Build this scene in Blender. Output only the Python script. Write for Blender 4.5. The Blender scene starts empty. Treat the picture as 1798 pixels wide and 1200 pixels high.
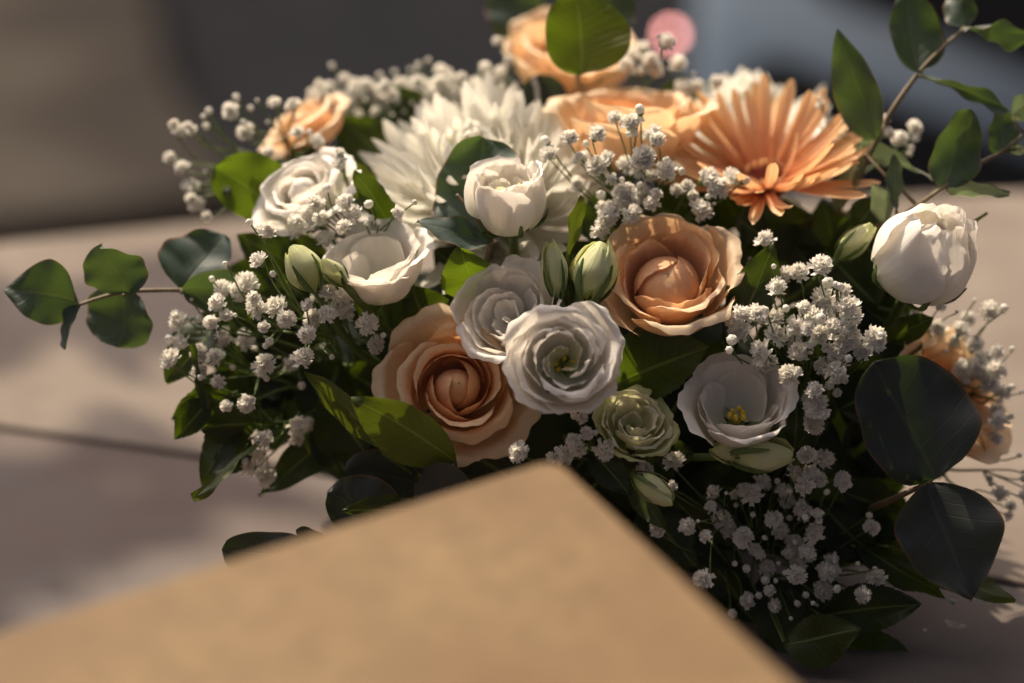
import bpy, bmesh, math, random
from mathutils import Vector, Matrix, Quaternion, noise

# ------------------------------------------------------------------ camera, sky, sun, exposure
S = bpy.context.scene
PITCH = math.radians(26.0)
LENS = 85.0
K = 36.0 / LENS / 1798.0                      # metres per photo pixel at one metre
FWD = Vector((0, math.cos(PITCH), -math.sin(PITCH)))
RGT = Vector((1, 0, 0))
UPV = Vector((0, math.sin(PITCH), math.cos(PITCH)))
FOCUS = Vector((0, 0, 0.12))
CAM = FOCUS - FWD
cam = bpy.data.cameras.new("camera"); cam_o = bpy.data.objects.new("camera", cam)
S.collection.objects.link(cam_o)
cam_o.location = CAM; cam_o.rotation_euler = (math.pi/2 - PITCH, 0, 0)
cam.lens = LENS; cam.sensor_width = 36; cam.clip_start = .02; cam.clip_end = 400
cam.dof.use_dof = True; cam.dof.focus_distance = 0.985; cam.dof.aperture_fstop = 2.6
S.camera = cam_o

SUN_AZ, SUN_EL = math.radians(-30), math.radians(47)    # azimuth from +Y towards +X
w = bpy.data.worlds.new("World"); S.world = w; w.use_nodes = True
nt = w.node_tree; nt.nodes.clear()
sky = nt.nodes.new("ShaderNodeTexSky"); sky.sky_type = 'NISHITA'; sky.sun_disc = False
sky.sun_elevation = SUN_EL; sky.sun_rotation = SUN_AZ; sky.air_density = 0.2; sky.dust_density = 10.0; sky.ozone_density = 0.0
bg = nt.nodes.new("ShaderNodeBackground"); bg.inputs[1].default_value = 0.115
wo = nt.nodes.new("ShaderNodeOutputWorld")
nt.links.new(sky.outputs[0], bg.inputs[0]); nt.links.new(bg.outputs[0], wo.inputs[0])
sl = bpy.data.lights.new("sun", 'SUN'); sl.energy = 5.0; sl.angle = math.radians(0.6); sl.color = (1, .84, .62)
so = bpy.data.objects.new("sun", sl); S.collection.objects.link(so)
SUND = Vector((math.sin(SUN_AZ)*math.cos(SUN_EL), math.cos(SUN_AZ)*math.cos(SUN_EL), math.sin(SUN_EL)))
so.rotation_euler = SUND.to_track_quat('Z', 'Y').to_euler()
S.view_settings.view_transform = 'Standard'; S.view_settings.look = 'None'
S.view_settings.exposure = 0.4; S.view_settings.gamma = 1
S.render.engine = 'CYCLES'
S.cycles.max_bounces = 6; S.cycles.transmission_bounces = 4; S.cycles.diffuse_bounces = 3

rnd = random.Random(7)
COL = S.collection

def P(x, y, dz=0.0):
    """photo pixel + millimetres behind (+) / before (-) the one-metre plane -> world point"""
    D = 1.0 + dz/1000.0
    return CAM + D*(FWD + (x-899)*K*RGT - (y-600)*K*UPV)
def on_plane(x, y, z):
    d = FWD + (x-899)*K*RGT - (y-600)*K*UPV
    return CAM + d*((z-CAM.z)/d.z)
def CV(r, u, t):                              # right, up, towards camera -> world direction
    return (RGT*r + UPV*u - FWD*t).normalized()

# ------------------------------------------------------------------ materials
def new_mat(name):
    m = bpy.data.materials.new(name); m.use_nodes = True
    m.node_tree.nodes.clear()
    return m, m.node_tree
def ramp(nt, stops, fac=None):
    r = nt.nodes.new("ShaderNodeValToRGB"); e = r.color_ramp.elements
    while len(e) > 1: e.remove(e[-1])
    e[0].position = stops[0][0]; e[0].color = (*stops[0][1], 1)
    for p, c in stops[1:]:
        k = e.new(p); k.color = (*c, 1)
    if fac is not None: nt.links.new(fac, r.inputs[0])
    return r
def node(nt, t, **kw):
    n = nt.nodes.new(t)
    for k, v in kw.items(): setattr(n, k, v)
    return n
def math_n(nt, op, a, b=None, clamp=False):
    n = node(nt, "ShaderNodeMath", operation=op, use_clamp=clamp)
    for i, q in enumerate((a, b)):
        if q is None: continue
        if isinstance(q, (int, float)): n.inputs[i].default_value = q
        else: nt.links.new(q, n.inputs[i])
    return n.outputs[0]
def mix_rgb(nt, fac, a, b, mode='MIX'):
    n = node(nt, "ShaderNodeMix", data_type='RGBA', blend_type=mode)
    for s, q in ((0, fac), (6, a), (7, b)):
        if isinstance(q, (int, float)): n.inputs[s].default_value = q
        elif isinstance(q, tuple): n.inputs[s].default_value = (*q, 1)
        else: nt.links.new(q, n.inputs[s])
    return n.outputs[2]

def sheet_shader(nt, col, tcol, trans, rough, spec, height, bump=.2, dist=.0004, sheen=0, coat=0):
    b = node(nt, "ShaderNodeBsdfPrincipled"); t = node(nt, "ShaderNodeBsdfTranslucent")
    mx = node(nt, "ShaderNodeMixShader"); out = node(nt, "ShaderNodeOutputMaterial")
    nt.links.new(col, b.inputs['Base Color']); nt.links.new(tcol, t.inputs[0])
    b.inputs['Roughness'].default_value = rough; b.inputs['Specular IOR Level'].default_value = spec
    b.inputs['Sheen Weight'].default_value = sheen
    mx.inputs[0].default_value = trans
    if height is not None:
        bp = node(nt, "ShaderNodeBump"); bp.inputs['Strength'].default_value = bump; bp.inputs['Distance'].default_value = dist
        nt.links.new(height, bp.inputs['Height']); nt.links.new(bp.outputs[0], b.inputs['Normal']); nt.links.new(bp.outputs[0], t.inputs['Normal'])
    nt.links.new(b.outputs[0], mx.inputs[1]); nt.links.new(t.outputs[0], mx.inputs[2]); nt.links.new(mx.outputs[0], out.inputs[0])

def petal_mat(name, stops, trans=.4, tint=(1, .95, .85), vein=26, veinbump=.42, blotch=None, rim=None, vcol=(.86, .80, .72)):
    """colour runs along the petal (UV y); fine long veins as relief"""
    m, nt = new_mat(name)
    uv = node(nt, "ShaderNodeUVMap"); sp = node(nt, "ShaderNodeSeparateXYZ"); nt.links.new(uv.outputs[0], sp.inputs[0])
    geo = node(nt, "ShaderNodeNewGeometry"); tc = node(nt, "ShaderNodeTexCoord")
    nz = node(nt, "ShaderNodeTexNoise"); nz.inputs['Scale'].default_value = 90; nz.inputs['Detail'].default_value = 3
    nt.links.new(tc.outputs['Object'], nz.inputs[0])
    f = math_n(nt, 'ADD', sp.outputs[1], math_n(nt, 'MULTIPLY', math_n(nt, 'SUBTRACT', nz.outputs[0], .5), .16))
    c = ramp(nt, stops, f).outputs[0]
    oi = node(nt, "ShaderNodeObjectInfo")
    c = mix_rgb(nt, math_n(nt, 'MULTIPLY', oi.outputs['Random'], .16), c, tint, 'MULTIPLY')
    # veins fanning along the petal
    mp = node(nt, "ShaderNodeMapping"); mp.inputs['Scale'].default_value = (vein, 1.3, 1); nt.links.new(uv.outputs[0], mp.inputs[0])
    vn = node(nt, "ShaderNodeTexNoise"); vn.inputs['Scale'].default_value = 1.0; vn.inputs['Detail'].default_value = 4; vn.inputs['Roughness'].default_value = .6
    nt.links.new(mp.outputs[0], vn.inputs[0])
    c = mix_rgb(nt, math_n(nt, 'MULTIPLY', vn.outputs[0], .42), c, mix_rgb(nt, 1.0, c, vcol, 'MULTIPLY'))
    if rim:
        rf = math_n(nt, 'MULTIPLY', math_n(nt, 'GREATER_THAN', f, .965), .55)
        c = mix_rgb(nt, rf, c, rim)
    if blotch:
        bn = node(nt, "ShaderNodeTexNoise"); bn.inputs['Scale'].default_value = 260; bn.inputs['Detail'].default_value = 2
        nt.links.new(tc.outputs['Object'], bn.inputs[0])
        bf = ramp(nt, [(.66, (0, 0, 0)), (.74, (.5, .5, .5))], bn.outputs[0]).outputs[0]
        c = mix_rgb(nt, math_n(nt, 'MULTIPLY', bf, .5), c, blotch)
    tcol = mix_rgb(nt, 1.0, c, tint, 'MULTIPLY')
    h = math_n(nt, 'ADD', vn.outputs[0], math_n(nt, 'MULTIPLY', nz.outputs[0], .8))
    sheet_shader(nt, c, tcol, trans, .52, .25, h, veinbump, .0007, sheen=.08)
    return m

def leaf_mat(name, top, under, trcol, trans=.42, rough=.42, spec=.4, nveins=11, veincol=(.16, .22, .06), rimcol=None, bloom=None):
    m, nt = new_mat(name)
    uv = node(nt, "ShaderNodeUVMap"); sp = node(nt, "ShaderNodeSeparateXYZ"); nt.links.new(uv.outputs[0], sp.inputs[0])
    tc = node(nt, "ShaderNodeTexCoord"); geo = node(nt, "ShaderNodeNewGeometry"); oi = node(nt, "ShaderNodeObjectInfo")
    au = math_n(nt, 'ABSOLUTE', math_n(nt, 'MULTIPLY', math_n(nt, 'SUBTRACT', sp.outputs[0], .5), 2))
    nz = node(nt, "ShaderNodeTexNoise"); nz.inputs['Scale'].default_value = 70; nz.inputs['Detail'].default_value = 4
    nt.links.new(tc.outputs['Object'], nz.inputs[0])
    # side veins
    ph = math_n(nt, 'SUBTRACT', sp.outputs[1], math_n(nt, 'MULTIPLY', au, .22))
    ph = math_n(nt, 'ADD', ph, math_n(nt, 'MULTIPLY', math_n(nt, 'SUBTRACT', nz.outputs[0], .5), .05))
    sv = math_n(nt, 'ABSOLUTE', math_n(nt, 'SINE', math_n(nt, 'MULTIPLY', ph, math.pi*nveins)))
    svl = ramp(nt, [(0, (1, 1, 1)), (.16, (0, 0, 0))], sv).outputs[0]
    mid = ramp(nt, [(0, (1, 1, 1)), (.035, (.8, .8, .8)), (.06, (0, 0, 0))], au).outputs[0]
    base = mix_rgb(nt, nz.outputs[0], tuple(c*.75 for c in top), tuple(min(1, c*1.25) for c in top))
    base = mix_rgb(nt, math_n(nt, 'MULTIPLY', oi.outputs['Random'], .45), base, (.55, .62, .4), 'MULTIPLY')
    base = mix_rgb(nt, geo.outputs['Backfacing'], base, under)
    if bloom:
        n2 = node(nt, "ShaderNodeTexNoise"); n2.inputs['Scale'].default_value = 38; n2.inputs['Detail'].default_value = 5; n2.inputs['Roughness'].default_value = .65
        nt.links.new(tc.outputs['Object'], n2.inputs[0])
        bf = ramp(nt, [(.38, (0, 0, 0)), (.7, (.75, .75, .75))], n2.outputs[0]).outputs[0]
        base = mix_rgb(nt, bf, base, bloom)
    base = mix_rgb(nt, math_n(nt, 'MULTIPLY', svl, .22), base, veincol)
    base = mix_rgb(nt, math_n(nt, 'MULTIPLY', mid, .8), base, veincol)
    if rimcol: base = mix_rgb(nt, ramp(nt, [(.93, (0, 0, 0)), (.985, (.9, .9, .9))], au).outputs[0], base, rimcol)
    # brown specks
    sn = node(nt, "ShaderNodeTexNoise"); sn.inputs['Scale'].default_value = 210; nt.links.new(tc.outputs['Object'], sn.inputs[0])
    base = mix_rgb(nt, ramp(nt, [(.73, (0, 0, 0)), (.78, (.6, .6, .6))], sn.outputs[0]).outputs[0], base, (.10, .06, .03))
    tcol = mix_rgb(nt, math_n(nt, 'MULTIPLY', svl, .35), trcol, tuple(min(1, c*1.5) for c in trcol))
    tcol = mix_rgb(nt, math_n(nt, 'MULTIPLY', nz.outputs[0], .5), tcol, mix_rgb(nt, 1.0, tcol, (.6, .7, .5), 'MULTIPLY'))
    h = math_n(nt, 'SUBTRACT', math_n(nt, 'MULTIPLY', nz.outputs[0], .5), math_n(nt, 'ADD', math_n(nt, 'MULTIPLY', svl, .35), math_n(nt, 'MULTIPLY', mid, .6)))
    sheet_shader(nt, base, tcol, trans, rough, spec, h, .45, .0007)
    return m

def solid_mat(name, c1, c2, scale=40, rough=.6, spec=.4, metal=0, bump=.3, dist=.002, detail=6, extra=None, coat=0):
    m, nt = new_mat(name)
    tc = node(nt, "ShaderNodeTexCoord"); nz = node(nt, "ShaderNodeTexNoise"); nz.inputs['Scale'].default_value = scale; nz.inputs['Detail'].default_value = detail
    nz.inputs['Roughness'].default_value = .62
    nt.links.new(tc.outputs['Object'], nz.inputs[0])
    c = ramp(nt, [(.3, c1), (.7, c2)], nz.outputs[0]).outputs[0]
    if extra:
        n2 = node(nt, "ShaderNodeTexNoise"); n2.inputs['Scale'].default_value = extra[0]; n2.inputs['Detail'].default_value = 4
        nt.links.new(tc.outputs['Object'], n2.inputs[0])
        c = mix_rgb(nt, ramp(nt, [(extra[2], (0, 0, 0)), (extra[3], (1, 1, 1))], n2.outputs[0]).outputs[0], c, extra[1])
    b = node(nt, "ShaderNodeBsdfPrincipled"); out = node(nt, "ShaderNodeOutputMaterial")
    nt.links.new(c, b.inputs['Base Color']); b.inputs['Roughness'].default_value = rough; b.inputs['Metallic'].default_value = metal
    b.inputs['Specular IOR Level'].default_value = spec; b.inputs['Coat Weight'].default_value = coat
    if bump:
        bp = node(nt, "ShaderNodeBump"); bp.inputs['Strength'].default_value = bump; bp.inputs['Distance'].default_value = dist
        nt.links.new(nz.outputs[0], bp.inputs['Height']); nt.links.new(bp.outputs[0], b.inputs['Normal'])
    nt.links.new(b.outputs[0], out.inputs[0])
    return m

M = {}
PE_IN, PE_MID, PE_OUT = (.91, .52, .27), (.92, .61, .36), (.93, .73, .50)
M['peach'] = petal_mat('peach_petal', [(0, (.62, .50, .22)), (.25, PE_MID), (.7, PE_MID), (1, PE_OUT)], .34, (1, .86, .70), blotch=(.55, .36, .18), rim=(.80, .60, .38))
M['peach_heart'] = petal_mat('peach_heart_petal', [(0, (.7, .38, .16)), (.5, PE_IN), (.85, (.92, .54, .29)), (1, (.92, .62, .37))], .28, (1, .82, .68))
M['peach_pale'] = petal_mat('peach_outer_petal', [(0, (.68, .60, .32)), (.4, (.90, .66, .43)), (1, (.92, .76, .56))], .38, (1, .88, .72), blotch=(.6, .42, .22), rim=(.75, .55, .33))
M['white'] = petal_mat('white_petal', [(0, (.55, .62, .30)), (.3, (.82, .82, .70)), (.55, (.90, .87, .82)), (1, (.92, .89, .84))], .36, (1, .96, .90), vein=34, vcol=(.93, .91, .90))
M['white_green'] = petal_mat('greenish_white_petal', [(0, (.34, .44, .14)), (.35, (.72, .74, .46)), (.75, (.80, .79, .62)), (1, (.84, .83, .68))], .36, (1, .97, .8), vein=34)
M['bud'] = petal_mat('bud_petal', [(0, (.36, .46, .14)), (.3, (.60, .66, .32)), (.7, (.74, .76, .48)), (1, (.66, .72, .36))], .3, (1, .97, .7), vein=30)
M['mum'] = petal_mat('chrysanthemum_petal', [(0, (.74, .80, .50)), (.3, (.86, .86, .80)), (1, (.88, .87, .84))], .34, (1, .98, .9), vein=9, veinbump=.35)
M['mum_in'] = petal_mat('chrysanthemum_inner_petal', [(0, (.45, .58, .14)), (.5, (.70, .76, .38)), (1, (.82, .84, .58))], .34, (1, 1, .8), vein=9)
M['gerbera'] = petal_mat('gerbera_petal', [(0, (.50, .14, .06)), (.2, (.74, .36, .19)), (.6, (.83, .55, .34)), (1, (.88, .66, .42))], .34, (1, .86, .68), vein=10, veinbump=.5)
M['gyp'] = petal_mat('gypsophila_petal', [(0, (.74, .80, .56)), (.35, (.90, .90, .86)), (1, (.92, .91, .89))], .38, (1, .97, .9), vein=5, veinbump=.1)
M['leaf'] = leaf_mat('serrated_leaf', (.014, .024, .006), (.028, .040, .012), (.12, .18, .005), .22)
M['leaf_pale'] = leaf_mat('young_leaf', (.042, .057, .010), (.06, .075, .022), (.16, .21, .008), .28)
M['leaf_lit'] = leaf_mat('sunlit_leaf', (.026, .042, .008), (.045, .062, .016), (.20, .30, .010), .38)  # sunlit copy of the leaf material: sunlight put into colour and translucency
M['euca'] = leaf_mat('eucalyptus_leaf', (.038, .060, .056), (.065, .085, .07), (.10, .16, .02), .24, .5, .3, 8, (.09, .115, .09), (.20, .08, .05), (.085, .115, .108))
M['euca_dark'] = leaf_mat('eucalyptus_blue_leaf', (.040, .044, .047), (.065, .08, .075), (.05, .09, .010), .20, .5, .3, 8, (.065, .07, .07), (.14, .07, .04), (.060, .066, .070))
M['euca_pale'] = leaf_mat('eucalyptus_grey_leaf', (.13, .145, .105), (.20, .21, .165), (.2, .26, .11), .36, .5, .3, 9, (.2, .2, .15), None, (.20, .21, .175))
M['stem'] = solid_mat('green_stem', (.07, .11, .025), (.13, .18, .05), 120, .5)
M['twig'] = solid_mat('brown_twig', (.12, .09, .05), (.22, .17, .10), 150, .6)
M['sepal'] = solid_mat('sepal_green', (.07, .12, .025), (.14, .20, .06), 90, .5)
M['gold'] = solid_mat('yellow_stamen', (.75, .48, .03), (.85, .62, .06), 200, .7)
M['discred'] = solid_mat('gerbera_disc', (.14, .02, .018), (.30, .07, .03), 300, .8)
M['foam'] = solid_mat('wet_foam', (.012, .022, .010), (.03, .045, .02), 60, .9)
M['kraft'] = solid_mat('gold_board', (.118, .075, .034), (.186, .119, .054), 90, .7, .2, 0.0, .5, .0012, 8, (11, (.12, .068, .029), .42, .72))
M['paper'] = solid_mat('white_paper', (.68, .66, .62), (.74, .72, .68), 60, .7, .3, 0, .1)
M['stone'] = solid_mat('pale_stone', (.150, .126, .108), (.195, .164, .141), 22, .9, .08, 0, .35, .003, 8, (7, (.135, .11, .094), .5, .7))
M['stone_low'] = solid_mat('low_stone', (.110, .097, .092), (.142, .126, .119), 16, .9, .08, 0, .35, .003, 8, (5, (.112, .084, .075), .45, .7))
M['pave'] = solid_mat('pavement_stone', (.028, .024, .0205), (.066, .057, .049), 2.4, .95, .05, 0, .3, .01, 8, (1.1, (.024, .020, .018), .48, .62))
M['asphalt'] = solid_mat('asphalt', (.007, .008, .011), (.014, .014, .017), 6, 1.0, .03, 0, .4, .01, 8)
M['paint'] = solid_mat('car_paint', (.17, .23, .32), (.18, .24, .33), 4, .35, .5, 0, 0, coat=.6)
M['trim'] = solid_mat('black_trim', (.010, .011, .013), (.016, .017, .02), 20, .6, .3)
M['glass'] = solid_mat('dark_glass', (.008, .010, .013), (.01, .012, .016), 4, .06, .5, 0, 0)
M['rubber'] = solid_mat('tyre_rubber', (.014, .014, .014), (.022, .022, .022), 50, .8, .3)
M['rim'] = solid_mat('wheel_rim', (.45, .46, .48), (.5, .51, .53), 10, .3, .5, .9, 0)
m, nt_ = new_mat('red_glint_glow')  # red sun glint given as emission
em = node(nt_, "ShaderNodeEmission"); em.inputs[0].default_value = (1, .40, .36, 1); em.inputs[1].default_value = 8.5
o_ = node(nt_, "ShaderNodeOutputMaterial"); nt_.links.new(em.outputs[0], o_.inputs[0]); M['lamp'] = m  # 'lamp' is the glow of the added red sun glint
M['lens'] = solid_mat('red_lens', (.30, .012, .01), (.34, .015, .012), 20, .15, .5, 0, 0)

# ------------------------------------------------------------------ helpers
def obj(name, mesh, mat=None, parent=None, smooth=True):
    o = bpy.data.objects.new(name, mesh); COL.objects.link(o)
    if mat is not None and not mesh.materials:
        for q in (mat if isinstance(mat, (list, tuple)) else [mat]): mesh.materials.append(M[q] if isinstance(q, str) else q)
    if smooth: mesh.polygons.foreach_set('use_smooth', [True]*len(mesh.polygons))
    if parent: o.parent = parent
    return o
def thing(name, label, cat, matrix, group=None):
    e = bpy.data.objects.new(name, None); COL.objects.link(e); e.empty_display_size = .01
    e.matrix_world = matrix; e['label'] = label; e['category'] = cat
    if group: e['group'] = group
    return e
def tag(o, label=None, cat=None, group=None, kind=None):
    for k, v in (('label', label), ('category', cat), ('group', group), ('kind', kind)):
        if v: o[k] = v
    return o
def mesh_from(name, verts, faces, uvs=None, mats=None, fm=None):
    me = bpy.data.meshes.new(name); me.from_pydata([tuple(v) for v in verts], [], faces); me.update()
    if uvs:
        l = me.uv_layers.new(name='UVMap')
        idx = [0]*len(me.loops); me.loops.foreach_get('vertex_index', idx)
        flat = []
        for i in idx: flat += [uvs[i][0], uvs[i][1]]
        l.data.foreach_set('uv', flat)
    if mats:
        for q in mats: me.materials.append(M[q])
    if fm: me.polygons.foreach_set('material_index', fm)
    return me
def grid(fn, nu, nv):
    V, U, F = [], [], []
    for j in range(nv+1):
        for i in range(nu+1):
            u, v = -1+2*i/nu, j/nv
            V.append(fn(u, v)); U.append((i/nu, v))
    for j in range(nv):
        for i in range(nu):
            a = j*(nu+1)+i
            F.append((a, a+1, a+nu+2, a+nu+1))
    return V, F, U
def cr(pts, t):
    """catmull-rom through 2D/3D points"""
    n = len(pts)-1; x = max(0.0, min(.99999, t))*n; i = int(x); f = x-i
    p0 = pts[max(0, i-1)]; p1 = pts[i]; p2 = pts[i+1]; p3 = pts[min(n, i+2)]
    return tuple(.5*((2*b)+(-a+c)*f+(2*a-5*b+4*c-d)*f*f+(-a+3*b-3*c+d)*f**3) for a, b, c, d in zip(p0, p1, p2, p3))
def sm(a, b, x):
    t = max(0, min(1, (x-a)/(b-a))); return t*t*(3-2*t)
def tube_data(pts, r0, r1, sides=6, V=None, F=None):
    V = [] if V is None else V; F = [] if F is None else F
    pts = [Vector(p) for p in pts]; st = len(V); n = len(pts)
    ref = None
    for i, p in enumerate(pts):
        d = (pts[min(n-1, i+1)]-pts[max(0, i-1)]).normalized()
        if ref is None: ref = d.orthogonal().normalized()
        a = (ref-d*ref.dot(d)).normalized(); ref = a; b = d.cross(a)
        r = r0+(r1-r0)*i/max(1, n-1)
        for k in range(sides):
            t = 2*math.pi*k/sides
            V.append(p+a*math.cos(t)*r+b*math.sin(t)*r)
    for i in range(n-1):
        for k in range(sides):
            a = st+i*sides+k; b = st+i*sides+(k+1) % sides
            F.append((a, b, b+sides, a+sides))
    F.append(tuple(st+k for k in reversed(range(sides)))); F.append(tuple(st+(n-1)*sides+k for k in range(sides)))
    return V, F
def smooth_line(pts, n=10):
    pts = [tuple(p) for p in pts]
    return [Vector(cr(pts, i/n)) for i in range(n+1)]
def box_bm(sx, sy, sz, bev=0, seg=2):
    bm = bmesh.new(); bmesh.ops.create_cube(bm, size=1)
    bmesh.ops.scale(bm, vec=(sx, sy, sz), verts=bm.verts)
    if bev: bmesh.ops.bevel(bm, geom=bm.edges[:], offset=bev, segments=seg, profile=.5, affect='EDGES')
    return bm
def bm_mesh(name, bm):
    me = bpy.data.meshes.new(name); bm.to_mesh(me); bm.free(); return me
def lathe(name, prof, n=28, axis='Z'):
    V, F = [], []
    for r, z in prof:
        for k in range(n):
            t = 2*math.pi*k/n; V.append((r*math.cos(t), r*math.sin(t), z))
    for j in range(len(prof)-1):
        for k in range(n):
            a = j*n+k; b = j*n+(k+1) % n; F.append((a, b, b+n, a+n))
    F.append(tuple(reversed(range(n)))); F.append(tuple((len(prof)-1)*n+k for k in range(n)))
    return mesh_from(name, V, F)
def frame(axis, origin, spin=0.0):
    q = axis.to_track_quat('Z', 'Y')
    return Matrix.Translation(origin) @ q.to_matrix().to_4x4() @ Matrix.Rotation(spin, 4, 'Z')

HEART = P(930, 760, 95)                     # where all stems run together, inside the foam

def stem_to_heart(parent, start, drn, r=.0022, sepal=True):
    inv = parent.matrix_world.inverted()
    mid = start - drn*.03 + FWD*.028
    pts = smooth_line([start+drn*.002, mid, mid.lerp(HEART, .5)+FWD*.02, HEART.lerp(start, .12)], 9)
    V, F = tube_data([inv @ p for p in pts], r, r*.9, 7)
    obj('stem', mesh_from('stem', V, F), 'stem', parent)

# ------------------------------------------------------------------ the setting
def slab(name, poly, z0, z1, mat, kind='structure', bev=.003):
    bm = bmesh.new()
    vs = [bm.verts.new((p[0], p[1], z0)) for p in poly]
    f = bm.faces.new(vs); r = bmesh.ops.extrude_face_region(bm, geom=[f])
    for v in r['geom']:
        if isinstance(v, bmesh.types.BMVert): v.co.z = z1
    bmesh.ops.recalc_face_normals(bm, faces=bm.faces)
    bmesh.ops.bevel(bm, geom=bm.edges[:], offset=bev, segments=3, profile=.6, affect='EDGES')
    o = obj(name, bm_mesh(name, bm), mat, smooth=False)
    o['kind'] = kind
    return o
GZ = -0.95
bm = bmesh.new(); bmesh.ops.create_grid(bm, x_segments=2, y_segments=2, size=60)
road = obj('road', bm_mesh('road', bm), 'asphalt', smooth=False); road.location = (0, 20, GZ); road['kind'] = 'structure'
# raised pavement beside the road: its kerb runs away from the viewer
KZ = GZ+.13
pv = [on_plane(x, y, KZ) for x, y in ((-900, 500), (0, 388), (380, 342), (420, 300), (335, 205), (290, 110), (270, 0), (150, -500), (-900, -500))]
slab('pavement', [(p.x, p.y) for p in pv], GZ-.1, KZ, 'pave', bev=.012)
LZ = 0.0028
# lower stone top and raised stone ledge behind it
slab('stone_bench', [(-.75, .19), (-.75, -.62), (.75, -.62), (.75, .22), (.70, .36), (-.28, .25)], -.30, 0, 'stone_low', bev=.006)
slab('stone_ledge', [(-.64, .226), (-.255, .148), (.04, .064), (.40, -.06), (.85, -.10), (.95, .46)]+[(q.x, q.y) for q in (on_plane(1798, 335, LZ), on_plane(400, 384, LZ), on_plane(0, 425, LZ))]+[(-.55, .215)], -.24, LZ, 'stone', bev=.0026)
slab('stone_wall', [(-.70, .25), (-.70, -.55), (.70, -.55), (.68, .34), (-.28, .24), (-.7, .18)], GZ, -.29, 'stone_low', bev=.01)

# ------------------------------------------------------------------ gold board box in front
TILT = math.radians(4.5)                             # the box leans a little towards the viewer, its far end propped on stems
c0 = P(975, 803, -152); bn = Vector((0, -math.sin(TILT), math.cos(TILT)))
def on_lid(x, y):
    d = FWD + (x-899)*K*RGT - (y-600)*K*UPV
    return CAM + d*((c0-CAM).dot(bn)/d.dot(bn))
dl = (on_lid(0, 1112)-c0).normalized(); dr = (on_lid(1392, 1200)-c0).normalized()
bis = (dl+dr).normalized()                           # square the corner about its bisector
ex = Matrix.Rotation(math.radians(45), 3, bn) @ bis; ey = Matrix.Rotation(math.radians(-45), 3, bn) @ bis
if ex.dot(dl) < ey.dot(dl): ex, ey = ey, ex
bw, bd = .34, .26
ctr = c0+ex*bw/2+ey*bd/2
if ex.cross(ey).dot(bn) < 0: ex, ey, bw, bd = ey, ex, bd, bw
BH = min((c0+ex*a+ey*b).z for a in (0, bw) for b in (0, bd))/bn.z-.002      # lowest corner just above the stone
mw = Matrix(((ex.x, ey.x, bn.x, ctr.x-bn.x*BH), (ex.y, ey.y, bn.y, ctr.y-bn.y*BH), (ex.z, ey.z, bn.z, ctr.z-bn.z*BH), (0, 0, 0, 1)))
box = thing('card_box', 'gold-brown cardboard box with a pointed corner, blurred in the foreground', 'box', mw)
bm = box_bm(bw-.006, bd-.006, BH-.034, .0015); bmesh.ops.translate(bm, vec=(0, 0, (BH-.034)/2+.001), verts=bm.verts)
obj('body', bm_mesh('body', bm), 'kraft', box, smooth=False)
bm = bmesh.new(); bmesh.ops.create_cube(bm, size=1); bmesh.ops.scale(bm, vec=(bw, bd, .032), verts=bm.verts)
bmesh.ops.bevel(bm, geom=[e_ for e_ in bm.edges if abs(e_.verts[0].co.z-e_.verts[1].co.z) > .01], offset=.008, segments=7, profile=.5, affect='EDGES')
bmesh.ops.bevel(bm, geom=[e_ for e_ in bm.edges if abs(e_.verts[0].co.z-e_.verts[1].co.z) < .001], offset=.0016, segments=3, profile=.5, affect='EDGES')
bmesh.ops.translate(bm, vec=(0, 0, BH-.016), verts=bm.verts)
obj('lid', bm_mesh('lid', bm), 'kraft', box, smooth=False)

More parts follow.
